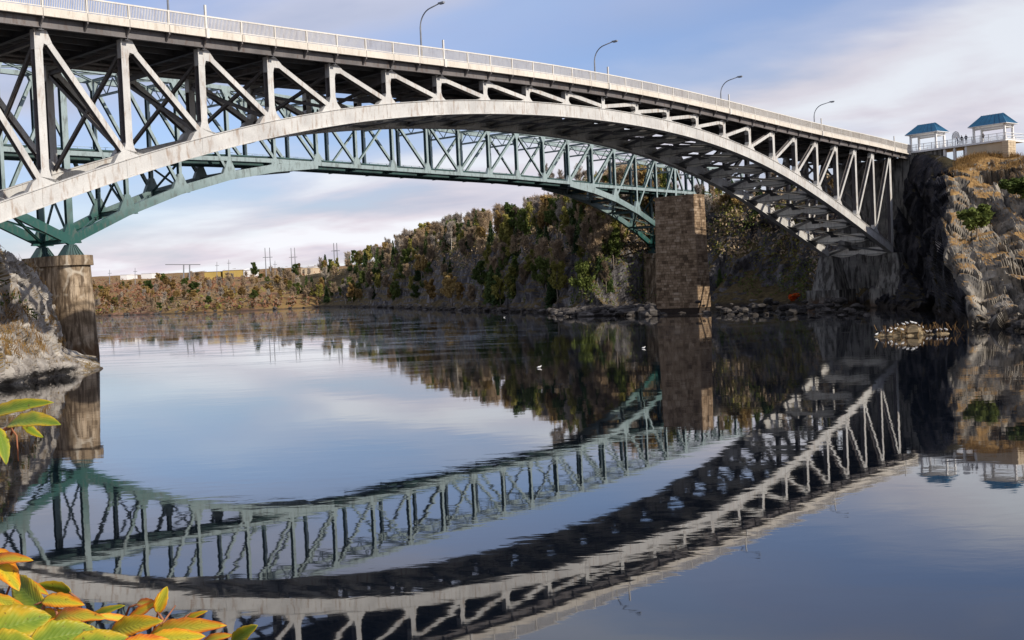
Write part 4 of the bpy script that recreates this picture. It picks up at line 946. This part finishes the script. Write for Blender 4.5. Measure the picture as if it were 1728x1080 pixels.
for k in range(170):                     # denser growth at the low left end of the hill
    u = rs.uniform(.3, 2.4 if k < 90 else 6) / ncol; v = rs.uniform(.14, .66) if k < 90 else rs.uniform(.16, .36); p = hg(u, v); x, y = proj(p)
    if x < 470 or p[2] < 1.0: continue
    kind = rs.choices(['con', 'yg', 'gr', 'or', 'br', 'gy'], [.16, .14, .22, .14, .26, .08])[0]; wh = where(p, v)
    plant(kind, p - [0, 0, .4], rs.uniform(7, 12), LOOK[kind] + ' ' + wh, 'tree', LOOK[kind] + 's ' + wh, sx=1.0 if kind != 'con' else 1)
print('hill trees', cnt)
def hill_at(px, py):
    # nearest terrain point to a pixel among near cliff face
    pts = HG[int(HR * .12):int(HR * .62)].reshape(-1, 3); d_ = pts - [0, 0, CH]; zf = d_ @ FW; X = 864 + CF * (d_ @ RT) / zf; Y = 540 - CF * (d_ @ UP) / zf
    s = np.hypot(X - px, Y - py) + zf * .02; return pts[np.argmin(s)]
plant('cyg', hill_at(872, 505), 12, 'tall bright green conifer standing low on the cliff left of the stone pier', 'tree', sx=1.0)
plant('cyg', hill_at(597, 508), 11, 'small green pointed tree by the water at the left end of the wooded cliff', 'tree', sx=1.2)
plant('yg', hill_at(905, 400), 7, 'bright yellow green tree halfway up the cliff below the teal bridge', 'tree')
plant('gr', hill_at(560, 500), 10, 'dark green rounded tree where the wooded cliff meets the far bank', 'tree')
plant('red', onwater(1345, 517) + np.array([0, 1.2, 0]), 2.6, 'vivid red leaved bush at the water edge under the cream arch', 'bush', sx=1.3)
# dry grass tuft top on the mid crag
for px, py in ((1232, 348), (1246, 352), (1222, 356)):
    p = hill_at(px, py); plant('or', p, 3.6, 'rust brown shrub on the crag right of the stone pier', 'bush', 'rust shrubs on the crag', sx=1.4)
# undergrowth on the hill: countless
rng = np.random.default_rng(77)
def scatter(name, GP, n, rows, colsr, size, mat, per, spread, seed, maskf=None, aspect=.5, upd=None, zmin=1.2):
    r = np.random.default_rng(seed); nr, nc = GP.shape[:2]
    a = r.integers(int(nr * rows[0]), int(nr * rows[1]), n); b_ = r.integers(int(nc * colsr[0]), int(nc * colsr[1]), n); P = GP[a, b_]
    P = P[P[:, 2] > zmin]
    if maskf is not None: P = P[maskf(P)]
    C = (P[:, None, :] + r.normal(size=(len(P), per, 3)) * spread).reshape(-1, 3); C[:, 2] += spread * .5
    dv = None
    if upd is not None: dv = np.tile(np.array(upd, float), (len(C), 1)) + r.normal(size=(len(C), 3)) * .3
    V, F = rand_quads(C, size, r, aspect, dirs=dv); return tag(np_mesh(name, V, F, M[mat], False), kind='stuff')
mk = lambda s, t: (lambda P: fbm(P * .06, 3, s) > t)
scatter('undergrowth', HG, 1800, (.40, .72), (.1, .80), .6, 'f_br', 16, .8, 1, mk(1, -.25))
scatter('undergrowth', HG, 1500, (.22, .70), (.1, .76), .5, 'f_gr', 14, .8, 2, mk(7, .05))
scatter('undergrowth', HG, 1400, (.36, .70), (.1, .76), .5, 'f_yg', 14, .8, 3, mk(12, .10))
scatter('undergrowth', HG, 900, (.44, .72), (.1, .9), .5, 'f_or', 14, .7, 4, mk(19, .02))
# grass and bushes on the right cliff
scatter('dry_grass', RG, 15000, (.05, .62), (.36, .95), .45, 'f_dry', 6, .3, 5, lambda P: (fbm(P * .12, 3, 5) + (P[:, 2] - 22.0) * .12 > .05), .10, (0, 0, 1.4), 3)
def rc_at(px, py):
    pts = RG[60:].reshape(-1, 3); d_ = pts - [0, 0, CH]; zf = d_ @ FW; X = 864 + CF * (d_ @ RT) / zf; Y = 540 - CF * (d_ @ UP) / zf; return pts[np.argmin(np.hypot(X - px, Y - py) + zf * .01)]
for px, py, h, lab, s_ in ((1648, 400, 4.2, 'round green bush growing on the lit slope of the right cliff', 1.2), (1722, 345, 4.0, 'green bush at the right edge of the photo, high on the cliff slope', 1.3), (1638, 385, 2.6, 'smaller green bush touching the round bush on the lit slope', 1.2), (1745, 350, 4.2, 'green bush just past the right edge on the cliff slope', 1.3)):
    plant('bush', rc_at(px, py), h, lab, 'bush', sx=s_)
for px, py in ((1690, 300), (1708, 310), (1722, 300), (1675, 290), (1735, 295)):
    plant('bushb', rc_at(px, py), 2.0, 'leafless brown shrub on the slope below the stone pillar', 'bush', 'brown shrubs below the lookout')
scatter('dry_grass', LG, 2600, (.05, .72), (.15, .75), .42, 'f_dry', 7, .25, 8, lambda P: (fbm(P * .22, 3, 9) > .08), .10, (0, 0, 1.2), 2)
scatter('undergrowth', LG, 160, (.2, .5), (.2, .62), .3, 'f_gr', 14, .35, 9, lambda P: (fbm(P * .22, 3, 9) > .15), .6, None, 4)
# far bank vegetation
def fbk(px, row):   # terrain point on the far bank at a pixel column and row index
    r = FG[row]; d_ = r - [0, 0, CH]; X = 864 + CF * (d_ @ RT) / (d_ @ FW); return r[np.argmin(abs(X - px))]
KL = {'br': ('brown leafless tree on the far bank', 'bush', 'brown bare trees on the far bank'), 'or': ('rust red shrub on the far bank', 'bush', 'rusty shrubs on the far bank'), 'gr': ('green shrub on the far bank', 'bush', 'green shrubs on the far bank'), 'gy': ('pale leafless tree on the far bank', 'tree', 'bare trees on the far bank grey')}
for k in range(210):
    px = rs.uniform(120, 600); row = int(rs.triangular(20, 138, 60)); kind = rs.choices(['br', 'or', 'gr', 'gy'], [.36, .34, .12, .18])[0]
    h = rs.uniform(3, 6.5) * (1 + row / 130.); wh_ = ('beside the left pier' if px < 230 else 'below the gantry' if px < 345 else 'below the yellow hall' if px < 430 else 'below the twin masts' if px < 510 else 'beside the wooded cliff') + (', near the water' if row < 50 else ', on its top' if row > 80 else '')
    if kind == 'br': kind_ = 'bushb'  # brown bare trees, grown from the bush model and named after it
    else: kind_ = kind
    plant(kind_, fbk(px, row) - [0, 0, .2], h * (.8 if 340 < px < 425 and row > 80 else 1), KL[kind][0] + ' ' + wh_, KL[kind][1], KL[kind][2] + ' ' + wh_, sx=1.5 if kind in ('or', 'gr') else 1)
plant('gr', fbk(324, 60), 11, 'dark green rounded clump in the middle of the far bank', 'tree', sx=1.6)
plant('gr', fbk(428, 100), 17, 'round topped tree standing alone on the far skyline beside the twin masts', 'tree', sx=1.0)
scatter('undergrowth', FG, 14000, (.12, .92), (.2, .99), 1.8, 'f_rust', 5, 1.2, 31, lambda P: fbm(P * .02, 3, 5) > -.05, .5)
scatter('undergrowth', FG, 12000, (.12, .92), (.2, .99), 1.8, 'f_br', 5, 1.3, 32, lambda P: fbm(P * .02, 3, 15) > -.1, .4)
scatter('undergrowth', FG, 2500, (.12, .5), (.2, .98), 1.8, 'f_yg', 4, 1.0, 33, lambda P: fbm(P * .02, 3, 25) > .1, .5)
# masts and buildings far away
def twin_mast(px, y0, y1, Y, gap, label):
    b0 = at(px, y1, Y); t0 = at(px, y0, Y); H = t0[2] - b0[2] + 8; e = empty('power_mast', b0 - Z * 8, label, 'mast', 'twin power masts on the far bank')
    for s in (-1, 1):
        c = b0 - Z * 8 + np.array([s * gap / 2, 0, 0]); MB().tube([c, c + Z * H], [.55, .3], 6).build('pole', M['lamp'], e)
        MB().beam(c + Z * H * .72 - np.array([2.2, 0, 0]), c + Z * H * .72 + np.array([2.2, 0, 0]), Z, .5, .5).build('crossarm', M['lamp'], e)
twin_mast(453, 418, 460, 1000, 4, 'twin grey power masts left of the pair, on the far skyline')
twin_mast(496, 418, 460, 1050, 3.2, 'twin grey power masts right of the pair, on the far skyline')
twin_mast(567, 410, 440, 900, 2.4, 'small grey mast poking above the left end of the wooded cliff')
g = empty('gantry', at(318, 470, 1000), 'grey gantry with one long horizontal beam on the far skyline', 'gantry')
MB().beam(at(279, 446.5, 1000), at(338, 446.5, 1000), Z, .7, .8).build('beam', M['lamp'], g)
for px in (310, 320): MB().beam(at(px, 475, 1000), at(px, 447, 1000), (1, 0, 0), .9, .9).build('leg', M['lamp'], g)
for px, y0 in ((366, 442), (386, 438), (228, 452), (185, 455), (464, 440)):
    MB_ = MB(); b0 = at(px, 480, 950); t0 = at(px, y0, 950); e = empty('utility_pole', b0, 'thin utility pole on the far bank skyline', 'pole', 'thin poles on the far bank'); MB().tube([b0, t0], [.28, .2], 5).build('pole', M['lamp'], e); MB().beam(t0 - Z * 3 - np.array([1.6, 0, 0]), t0 - Z * 3 + np.array([1.6, 0, 0]), Z, .35, .35).build('crossarm', M['lamp'], e)
def hall(x0, x1, y0, y1, Y, mat, label, roofm='white', dep=40, nwin=0, name='warehouse', cat='building'):
    a = at(x0, y1, Y); b_ = at(x1, y1, Y); zt2 = at(x0, y0, Y)[2]; e = empty(name, (a + b_) / 2, label, cat)
    m = MB(); m.abox(a[0], b_[0], Y, Y + dep, a[2] - 12, zt2); m.build('wall', M[mat], e)
    m = MB(); h = (zt2 - a[2]) * .25 + .4; m.prism([(a[0] - .5, Y - .5, zt2 + .003), (a[0] - .5, Y + dep / 2, zt2 + h), (a[0] - .5, Y + dep + .5, zt2 + .003)], (b_[0] - a[0] + 1, 0, 0)); m.build('roof', M[roofm], e)
    for k in range(nwin):
        xx = a[0] + (b_[0] - a[0]) * (k + .5) / nwin; m = MB(); m.abox(xx - .8, xx + .8, Y - .06, Y - .003, a[2] + (zt2 - a[2]) * .35, a[2] + (zt2 - a[2]) * .75); m.build('window', M['glass'], e)
hall(345, 372, 459, 465, 1000, 'yellow', 'small yellow shed left of the long yellow hall on the far bank')
hall(376, 410, 456.5, 465, 1000, 'yellow', 'long low yellow hall on the far bank skyline')
hall(411, 420, 456, 464, 1000, 'white', 'white shed adjoining the yellow hall on the far bank')
hall(203, 214, 464, 467, 1400, 'white', 'white block on the far bank skyline, behind the left pier side')
hall(238, 256, 462, 465, 1500, 'white', 'low white building left of the gantry on the far bank')
hall(508, 528, 452, 457, 1100, 'tan', 'pale low building where the far bank meets the wooded cliff')
hall(1032, 1062, 281, 312, 420, 'tan', 'cream building seen through the teal trusses, left of two', 'pierd', 12, 3, 'house', 'house')
hall(1070, 1094, 279, 312, 420, 'tan', 'cream building seen through the teal trusses, right of two', 'pierd', 12, 2, 'house', 'house')
for px in (918, 930, 945, 975, 990, 1010, 1025, 1110, 1125, 1140):
    p = at(px, 318, 400); plant('gy' if px < 1030 else 'or', p, rs.uniform(6, 11), 'leafless tree on the plateau seen through the teal trusses' if px < 1030 else 'rusty tree beside the cream houses behind the teal bridge', 'tree', 'bare trees behind the teal bridge' if px < 1030 else 'rusty trees beside the houses')
# ------------------------------------------------------------------ shore rocks
def boulder_mb(m, c, r, rng):
    n, k = 7, 5; b = len(m.v); ph = rng.uniform(0, 6)
    for i in range(k):
        th = math.pi * (i + .5) / k
        for j in range(n):
            a = 2 * math.pi * j / n + ph; s = rng.uniform(.72, 1.2); m.v.append((c[0] + r * s * 1.3 * math.sin(th) * math.cos(a), c[1] + r * s * math.sin(th) * math.sin(a), c[2] + r * .7 * s * math.cos(th)))
    for i in range(k - 1):
        for j in range(n): m.f.append((b + i * n + j, b + (i + 1) * n + j, b + (i + 1) * n + (j + 1) % n, b + i * n + (j + 1) % n))
    m.f.append(tuple(b + j for j in range(n))); m.f.append(tuple(b + (k - 1) * n + j for j in range(n))[::-1])
M['boulder'] = rock_mat('shore_boulder', ((.022, .02, .019), (.05, .045, .042), (.09, .08, .072), (.20, .18, .16)), .5, None, bstr=.5, bd=.1, wet=.4)
rg = np.random.default_rng(9); m = MB()
for k in range(260):                      # spit left of the piers
    px = rg.uniform(932, 1110); t = (px - 932) / 178; c = onwater(px, rg.uniform(525, 535)); c[2] = rg.uniform(-.2, .5) + .8 * math.sin(min(1, t * 2) * 1.57) * rg.uniform(0, 1); c[1] += rg.uniform(0, 12); boulder_mb(m, c, rg.uniform(.35, 1.3), rg)
for k in range(150):                      # rubble at the foot of the mid crag
    px = rg.uniform(1085, 1470); c = onwater(px, rg.uniform(519, 533)); h = rg.uniform(0, 1); c[1] += h * 9; c[2] = -.3 + h * 2.4 * rg.uniform(.4, 1); boulder_mb(m, c, rg.uniform(.25, .9), rg)
for k in range(200):
    j = rg.integers(int(HC * .15), int(HC * .52)); p = HG[int(HR * .13), j].copy(); p[2] = rg.uniform(-.1, .8); p[0] += rg.uniform(-3, 1); boulder_mb(m, p, rg.uniform(.25, .9), rg)
for k in range(160):
    px = rg.uniform(1640, 1790); c = onwater(px, 549 + (px - 1640) * .09 + rg.uniform(-2, 3)); c[2] = rg.uniform(-.2, .7); c[0] += rg.uniform(0, 4); boulder_mb(m, c, rg.uniform(.2, .9), rg)
for k in range(260):
    j = rg.integers(60, 235); p = FG[int(150 * .1), j].copy(); p[2] = rg.uniform(0, 1.2); p[1] += rg.uniform(-6, 6); boulder_mb(m, p, rg.uniform(.3, 1.2), rg)
tag(m.build('shore_rocks', M['boulder']), kind='stuff')
# islet with gulls
isl = MB(); ci = onwater(1535, 566)
for dx, dy, r, z in ((-1.6, 0, .9, -.05), (-.6, .3, 1.1, .25), (.3, 0, 1.2, .35), (1.0, .3, .8, .1), (-2.6, .2, .7, -.1), (2.1, 0, .6, -.25), (3.0, .1, .55, -.1), (3.6, 0, .5, -.12), (-3.3, 0, .5, -.2), (-.1, -.5, .7, -.1), (1.6, -.2, .5, -.2)): boulder_mb(isl, ci + [dx, dy, z], r * .8, rg)
M['islet'] = rock_mat('islet_rock', ((.07, .055, .035), (.15, .115, .07), (.25, .19, .11), (.40, .32, .2)), 1.2, None, bstr=.5, bd=.08, wet=.15)
tag(isl.build('rock_islet', M['islet']), 'low golden rock islet crowded with gulls, off the foot of the right cliff', 'rock')
gP = []; rgi = np.random.default_rng(4)
for q in range(230): gP.append(ci + [rgi.normal() * 1.1 - .3 + (3.4 if rgi.random() < .2 else 0), rgi.normal() * .35, .45 + rgi.uniform(-.3, .45)])
gV, gF = rand_quads(np.array(gP), .75, rgi, .08, dirs=np.tile([0, 0, 1.3], (230, 1)) + rgi.normal(size=(230, 3)) * .25); tag(np_mesh('reeds', gV, gF, M['f_dry'], False), kind='stuff')
def gull_mesh():
    m = MB(); sec = [(-.24, .01, .10), (-.18, .05, .11), (-.08, .085, .12), (.04, .09, .13), (.12, .06, .17), (.16, .045, .21), (.20, .045, .235), (.245, .02, .23), (.29, .008, .222)]
    m.tube([(x, 0, z) for x, r, z in sec], [r for x, r, z in sec], 8); 
    return m
gm = gull_mesh(); gull = empty('gull', (0, 0, 0), '', 'bird'); M['gull'] = simple('gull_white', (.8, .79, .76), .7, .2, .06); M['gwing'] = simple('gull_grey', (.35, .36, .38), .7, .2, .06)
gm.build('body', M['gull'], gull, True)
for s in (-1, 1):
    w_ = MB(); w_.prism([(.1, s * .085, .15), (.0, s * .10, .17), (-.15, s * .07, .14), (-.30, s * .02, .12), (-.12, s * .09, .09), (.05, s * .10, .10)], (0, s * .012, 0)); w_.build('wing', M['gwing'], gull)
    l_ = MB(); l_.tube([(0, s * .03, .06), (0.01, s * .03, -.04)], .008, 4); l_.build('leg', M['yellow'], gull)
gl = []
for dx, dy, z in ((-3.3, 0, .12), (-2.7, .1, .38), (-2.2, -.1, .42), (-1.8, .1, .62), (-1.4, -.1, .6), (-1.1, .2, .95), (-.6, 0, 1.0), (-.2, .1, 1.1), (.2, -.1, 1.15), (.6, .1, 1.05), (1.0, .1, .75), (1.3, 0, .6), (1.7, 0, .2), (2.1, .1, .2), (2.7, 0, .28), (3.1, .1, .32), (3.6, 0, .28), (-.9, -.5, .5), (.5, -.6, .4), (-2.0, -.4, .3)):
    gl.append((ci + [dx, dy - .1, z], 'gull', 1))
first = True
for p, _, _ in gl:
    o = gull if first else copy_tree(gull); first = False; o.location = tuple(p); o.rotation_euler = (0, 0, rs.uniform(0, 6.28)); o.scale = (.75, .75, 1.1)
    tag(o, 'white and grey gull resting on the golden rock islet', 'bird', 'gulls on the rock islet')
for px, py, lab in ((851, 536, 'white gull floating far out, left of the rocky spit'), (1086, 588, 'single white gull floating in front of the pale concrete pier'), (1716, 551, 'white gull on the waterline below the right cliff'), (910, 621, 'white gull afloat in mid river under the teal bridge')):
    o = copy_tree(gull); o.location = tuple(onwater(px, py) + [0, 0, -.03]); o.scale = (.8,) * 3; del o['group']; tag(o, lab, 'bird')
# ------------------------------------------------------------------ foreground autumn plant
def leaf_mat(name, inner, mid_, edge):
    m = bpy.data.materials.new(name); m.use_nodes = True; nt = m.node_tree; b = nt.nodes['Principled BSDF']; b.inputs['Roughness'].default_value = .45; b.inputs['Specular IOR Level'].default_value = .35
    uv = nt.nodes.new('ShaderNodeUVMap').outputs[0]; s = nt.nodes.new('ShaderNodeSeparateXYZ'); nt.links.new(uv, s.inputs[0])
    au = mth(nt, 'ABSOLUTE', mth(nt, 'SUBTRACT', s.outputs[0], .5)); p = geo_pos(nt); n = noise(nt, p, 55, 4, .6); n2 = noise(nt, p, 14, 3, .6)
    f = mth(nt, 'ADD', mth(nt, 'MULTIPLY', au, 1.5), mth(nt, 'ADD', mth(nt, 'MULTIPLY', mth(nt, 'SUBTRACT', n2, .5), 1.3), mth(nt, 'MULTIPLY', mth(nt, 'SUBTRACT', n, .5), .5)))
    c = ramp(nt, f, [(.15, inner), (.45, mid_), (.72, edge), (.95, tuple(x * .6 for x in edge))])
    vn = mth(nt, 'SINE', mth(nt, 'MULTIPLY', mth(nt, 'SUBTRACT', s.outputs[1], mth(nt, 'MULTIPLY', au, .55)), 75)); vr = ramp(nt, vn, [(.93, 0), (1, 1)]); mr = ramp(nt, au, [(.0, 1), (.022, 0)])
    sp2 = ramp(nt, noise(nt, p, 190, 2, .5), [(.66, 0), (.72, .7)]); c = mix(nt, sp2, c, (.16, .07, .02)); vv = mth(nt, 'MAXIMUM', vr, mr); c = mix(nt, mth(nt, 'MULTIPLY', vv, .22), c, tuple(min(1, x * 1.5 + .06) for x in mid_)); nt.links.new(c, b.inputs['Base Color'])
    bump(nt, b, mth(nt, 'ADD', mth(nt, 'MULTIPLY', vn, .5), n), .35, .001)
    t = nt.nodes.new('ShaderNodeBsdfTranslucent'); nt.links.new(c, t.inputs[0]); ms = nt.nodes.new('ShaderNodeMixShader'); ms.inputs[0].default_value = .4
    nt.links.new(b.outputs[0], ms.inputs[1]); nt.links.new(t.outputs[0], ms.inputs[2]); nt.links.new(ms.outputs[0], nt.nodes['Material Output'].inputs[0]); return m
M['lg'] = leaf_mat('green_leaf', (.20, .30, .03), (.38, .42, .035), (.66, .46, .03)); M['ly'] = leaf_mat('yellow_leaf', (.50, .48, .04), (.78, .56, .03), (.82, .30, .02)); M['lo'] = leaf_mat('orange_leaf', (.62, .56, .05), (.82, .48, .035), (.76, .20, .025))
M['stemr'] = simple('red_brown_stem', (.30, .12, .06), .6, .3, .2, 30)
kp = empty('leafy_plant', (-.75, 1.15, 4.55), 'autumn plant with big yellow, orange and green leaves in the bottom left corner', 'plant')
def leaf(b0, t0, D0, D1, wpx, mat, tilt=.6, curl=.25, fold=.25, droop=.15, seed=0):
    r = random.Random(seed); P0 = np.array(at(*b0, D0)); P1 = np.array(at(*t0, D1)); ax = P1 - P0; Ln = np.linalg.norm(ax); ax /= Ln
    view = (P0 + P1) / 2 - np.array([0, 0, CH]); view /= np.linalg.norm(view); side = np.cross(ax, view); side /= np.linalg.norm(side); nrm = np.cross(side, ax)
    side2 = side * math.cos(tilt) + nrm * math.sin(tilt); n2 = np.cross(side2, ax); n2 = n2 if n2[2] > 0 else -n2
    hw = .9 * wpx / CF * (D0 + D1) / 2 / 2 / max(.35, math.cos(tilt)); nu, nv = 9, 15; V = []; UV = []; F = []
    for j in range(nv):
        v = j / (nv - 1); wd = hw * (math.sin(math.pi * min(1, v * .96 + .02) ** .78) ** .75) * (1 if v < .98 else .2); wd *= 1 + .05 * math.sin(v * 31 + seed)
        for i in range(nu):
            u = i / (nu - 1) * 2 - 1; q = P0 + ax * Ln * v + side2 * wd * u + n2 * (fold * abs(u) * wd + curl * Ln * (v - v * v) - droop * Ln * v * v * .5 + .06 * wd * math.sin(v * 22 + u * 3 + seed) * abs(u))
            V.append(tuple(q)); UV.append((u / 2 + .5, v))
    for j in range(nv - 1):
        for i in range(nu - 1): F.append((j * nu + i, j * nu + i + 1, (j + 1) * nu + i + 1, (j + 1) * nu + i))
    m = MB(); m.v = V; m.f = F; o = m.build('leaf', M[mat], kp, True); uvl = o.data.uv_layers.new(name='UVMap')
    for lp_ in o.data.loops: uvl.data[lp_.index].uv = UV[lp_.vertex_index]
    so_ = o.modifiers.new('thick', 'SOLIDIFY'); so_.thickness = .0004
    return P0
LV = [((-22, 704), (82, 674), 1.45, 1.4, 24, 'lg', .7, .18), ((14, 718), (96, 709), 1.42, 1.36, 26, 'lg', .9, .12), ((38, 712), (70, 738), 1.42, 1.45, 16, 'lg', .5, .1), ((-4, 722), (12, 782), 1.4, 1.38, 24, 'lg', .4, .1),
      ((-30, 925), (32, 990), 1.35, 1.3, 46, 'ly', .5, .1), ((-15, 950), (50, 942), 1.34, 1.3, 22, 'lo', .6, .2), ((75, 1030), (18, 972), 1.3, 1.36, 52, 'lg', .4, .15), ((30, 985), (80, 1000), 1.36, 1.33, 18, 'lo', .6, .15), ((72, 1014), (140, 1018), 1.3, 1.28, 28, 'ly', .5, .12),
      ((-20, 1005), (60, 1040), 1.28, 1.24, 24, 'ly', .4, .1), ((120, 1000), (62, 985), 1.33, 1.36, 20, 'lg', .6, .25), ((150, 1052), (205, 1020), 1.34, 1.31, 16, 'lg', .7, .2), ((300, 1062), (345, 1030), 1.33, 1.3, 14, 'ly', .7, .25), ((60, 1048), (10, 1020), 1.3, 1.34, 26, 'ly', .6, .3), ((340, 1092), (392, 1070), 1.3, 1.27, 16, 'lo', .7, .25), ((-40, 1075), (85, 1038), 1.2, 1.22, 78, 'lg', .3, .1), ((50, 1085), (165, 1062), 1.18, 1.2, 58, 'lg', .3, .12), ((92, 1048), (172, 1040), 1.27, 1.22, 30, 'lo', .5, .22), ((160, 1040), (238, 1050), 1.27, 1.3, 14, 'lo', .5, .15),
      ((266, 1034), (281, 990), 1.3, 1.3, 24, 'ly', .3, .08), ((215, 1050), (268, 1012), 1.32, 1.3, 18, 'lo', .5, .15), ((232, 1018), (272, 1022), 1.33, 1.3, 18, 'lo', .4, .15), ((188, 1068), (268, 1046), 1.28, 1.24, 38, 'ly', .4, .15), ((255, 1072), (374, 1052), 1.25, 1.2, 36, 'lo', .4, .22), ((250, 1082), (345, 1072), 1.2, 1.2, 34, 'ly', .3, .1),
      ((392, 1086), (430, 1056), 1.25, 1.22, 28, 'lg', .4, .1), ((120, 1088), (222, 1078), 1.16, 1.17, 44, 'lg', .3, .1), ((-30, 1095), (60, 1085), 1.1, 1.1, 60, 'lg', .3, .1), ((200, 1095), (300, 1088), 1.15, 1.15, 44, 'lo', .3, .1), ((-35, 968), (20, 950), 1.4, 1.38, 40, 'ly', .5, .1), ((20, 1060), (110, 1030), 1.3, 1.3, 34, 'ly', .4, .2)]
for k, l in enumerate(LV):
    l = list(l); l[7] = l[7] * (1.0 + .9 * ((k * 37) % 10) / 10.); leaf(*l[:8], seed=k)
    b_, t_ = np.array(l[0], float), np.array(l[1], float); dr_ = (b_ - t_) / np.linalg.norm(b_ - t_)
    e1 = b_ + dr_ * 14 + [0, 8]; e2 = b_ + dr_ * 20 + [-4, 34]; pet = MB(); pet.tube([at(*(b_ - dr_ * 3), l[2]), at(*e1, l[2] + .01), at(*e2, l[2] + .03)], [.0011, .0013, .0016], 6); pet.build('leaf_stalk', M['stemr'], kp, True)
root0 = np.array([-.75, 1.15, 4.55])
def stem(pts, r): MB().tube([root0 if p is None else at(*p) for p in pts], r, 6).build('stem', M['stemr'], kp, True)
stem([None, (-120, 900, 1.4), (-30, 740, 1.45), (18, 722, 1.43)], [.006, .005, .003, .0018]); stem([(18, 722, 1.43), (28, 735, 1.43), (31, 778, 1.42)], [.0014, .0012, .0008])
stem([None, (-60, 1150, 1.3), (-20, 1000, 1.36), (-15, 950, 1.36)], [.006, .005, .004, .002]); stem([None, (60, 1200, 1.25), (60, 1060, 1.3), (74, 1022, 1.3)], [.006, .005, .003, .002])
stem([None, (240, 1250, 1.3), (262, 1072, 1.28), (275, 1046, 1.3), (266, 1032, 1.3)], [.006, .005, .003, .0018, .0014]); stem([(262, 1072, 1.28), (280, 1044, 1.3), (296, 1022, 1.32)], [.0016, .0012, .0008]); stem([(262, 1072, 1.27), (310, 1045, 1.28), (322, 1034, 1.3)], [.0014, .001, .0007]); stem([(262, 1072, 1.28), (330, 1150, 1.2), (400, 1120, 1.25), (394, 1084, 1.25)], [.003, .002, .0015, .0012]); stem([(100, 1060, 1.28), (96, 1035, 1.28), (92, 1025, 1.3)], [.002, .0015, .001])
print('objects', len(bpy.data.objects))
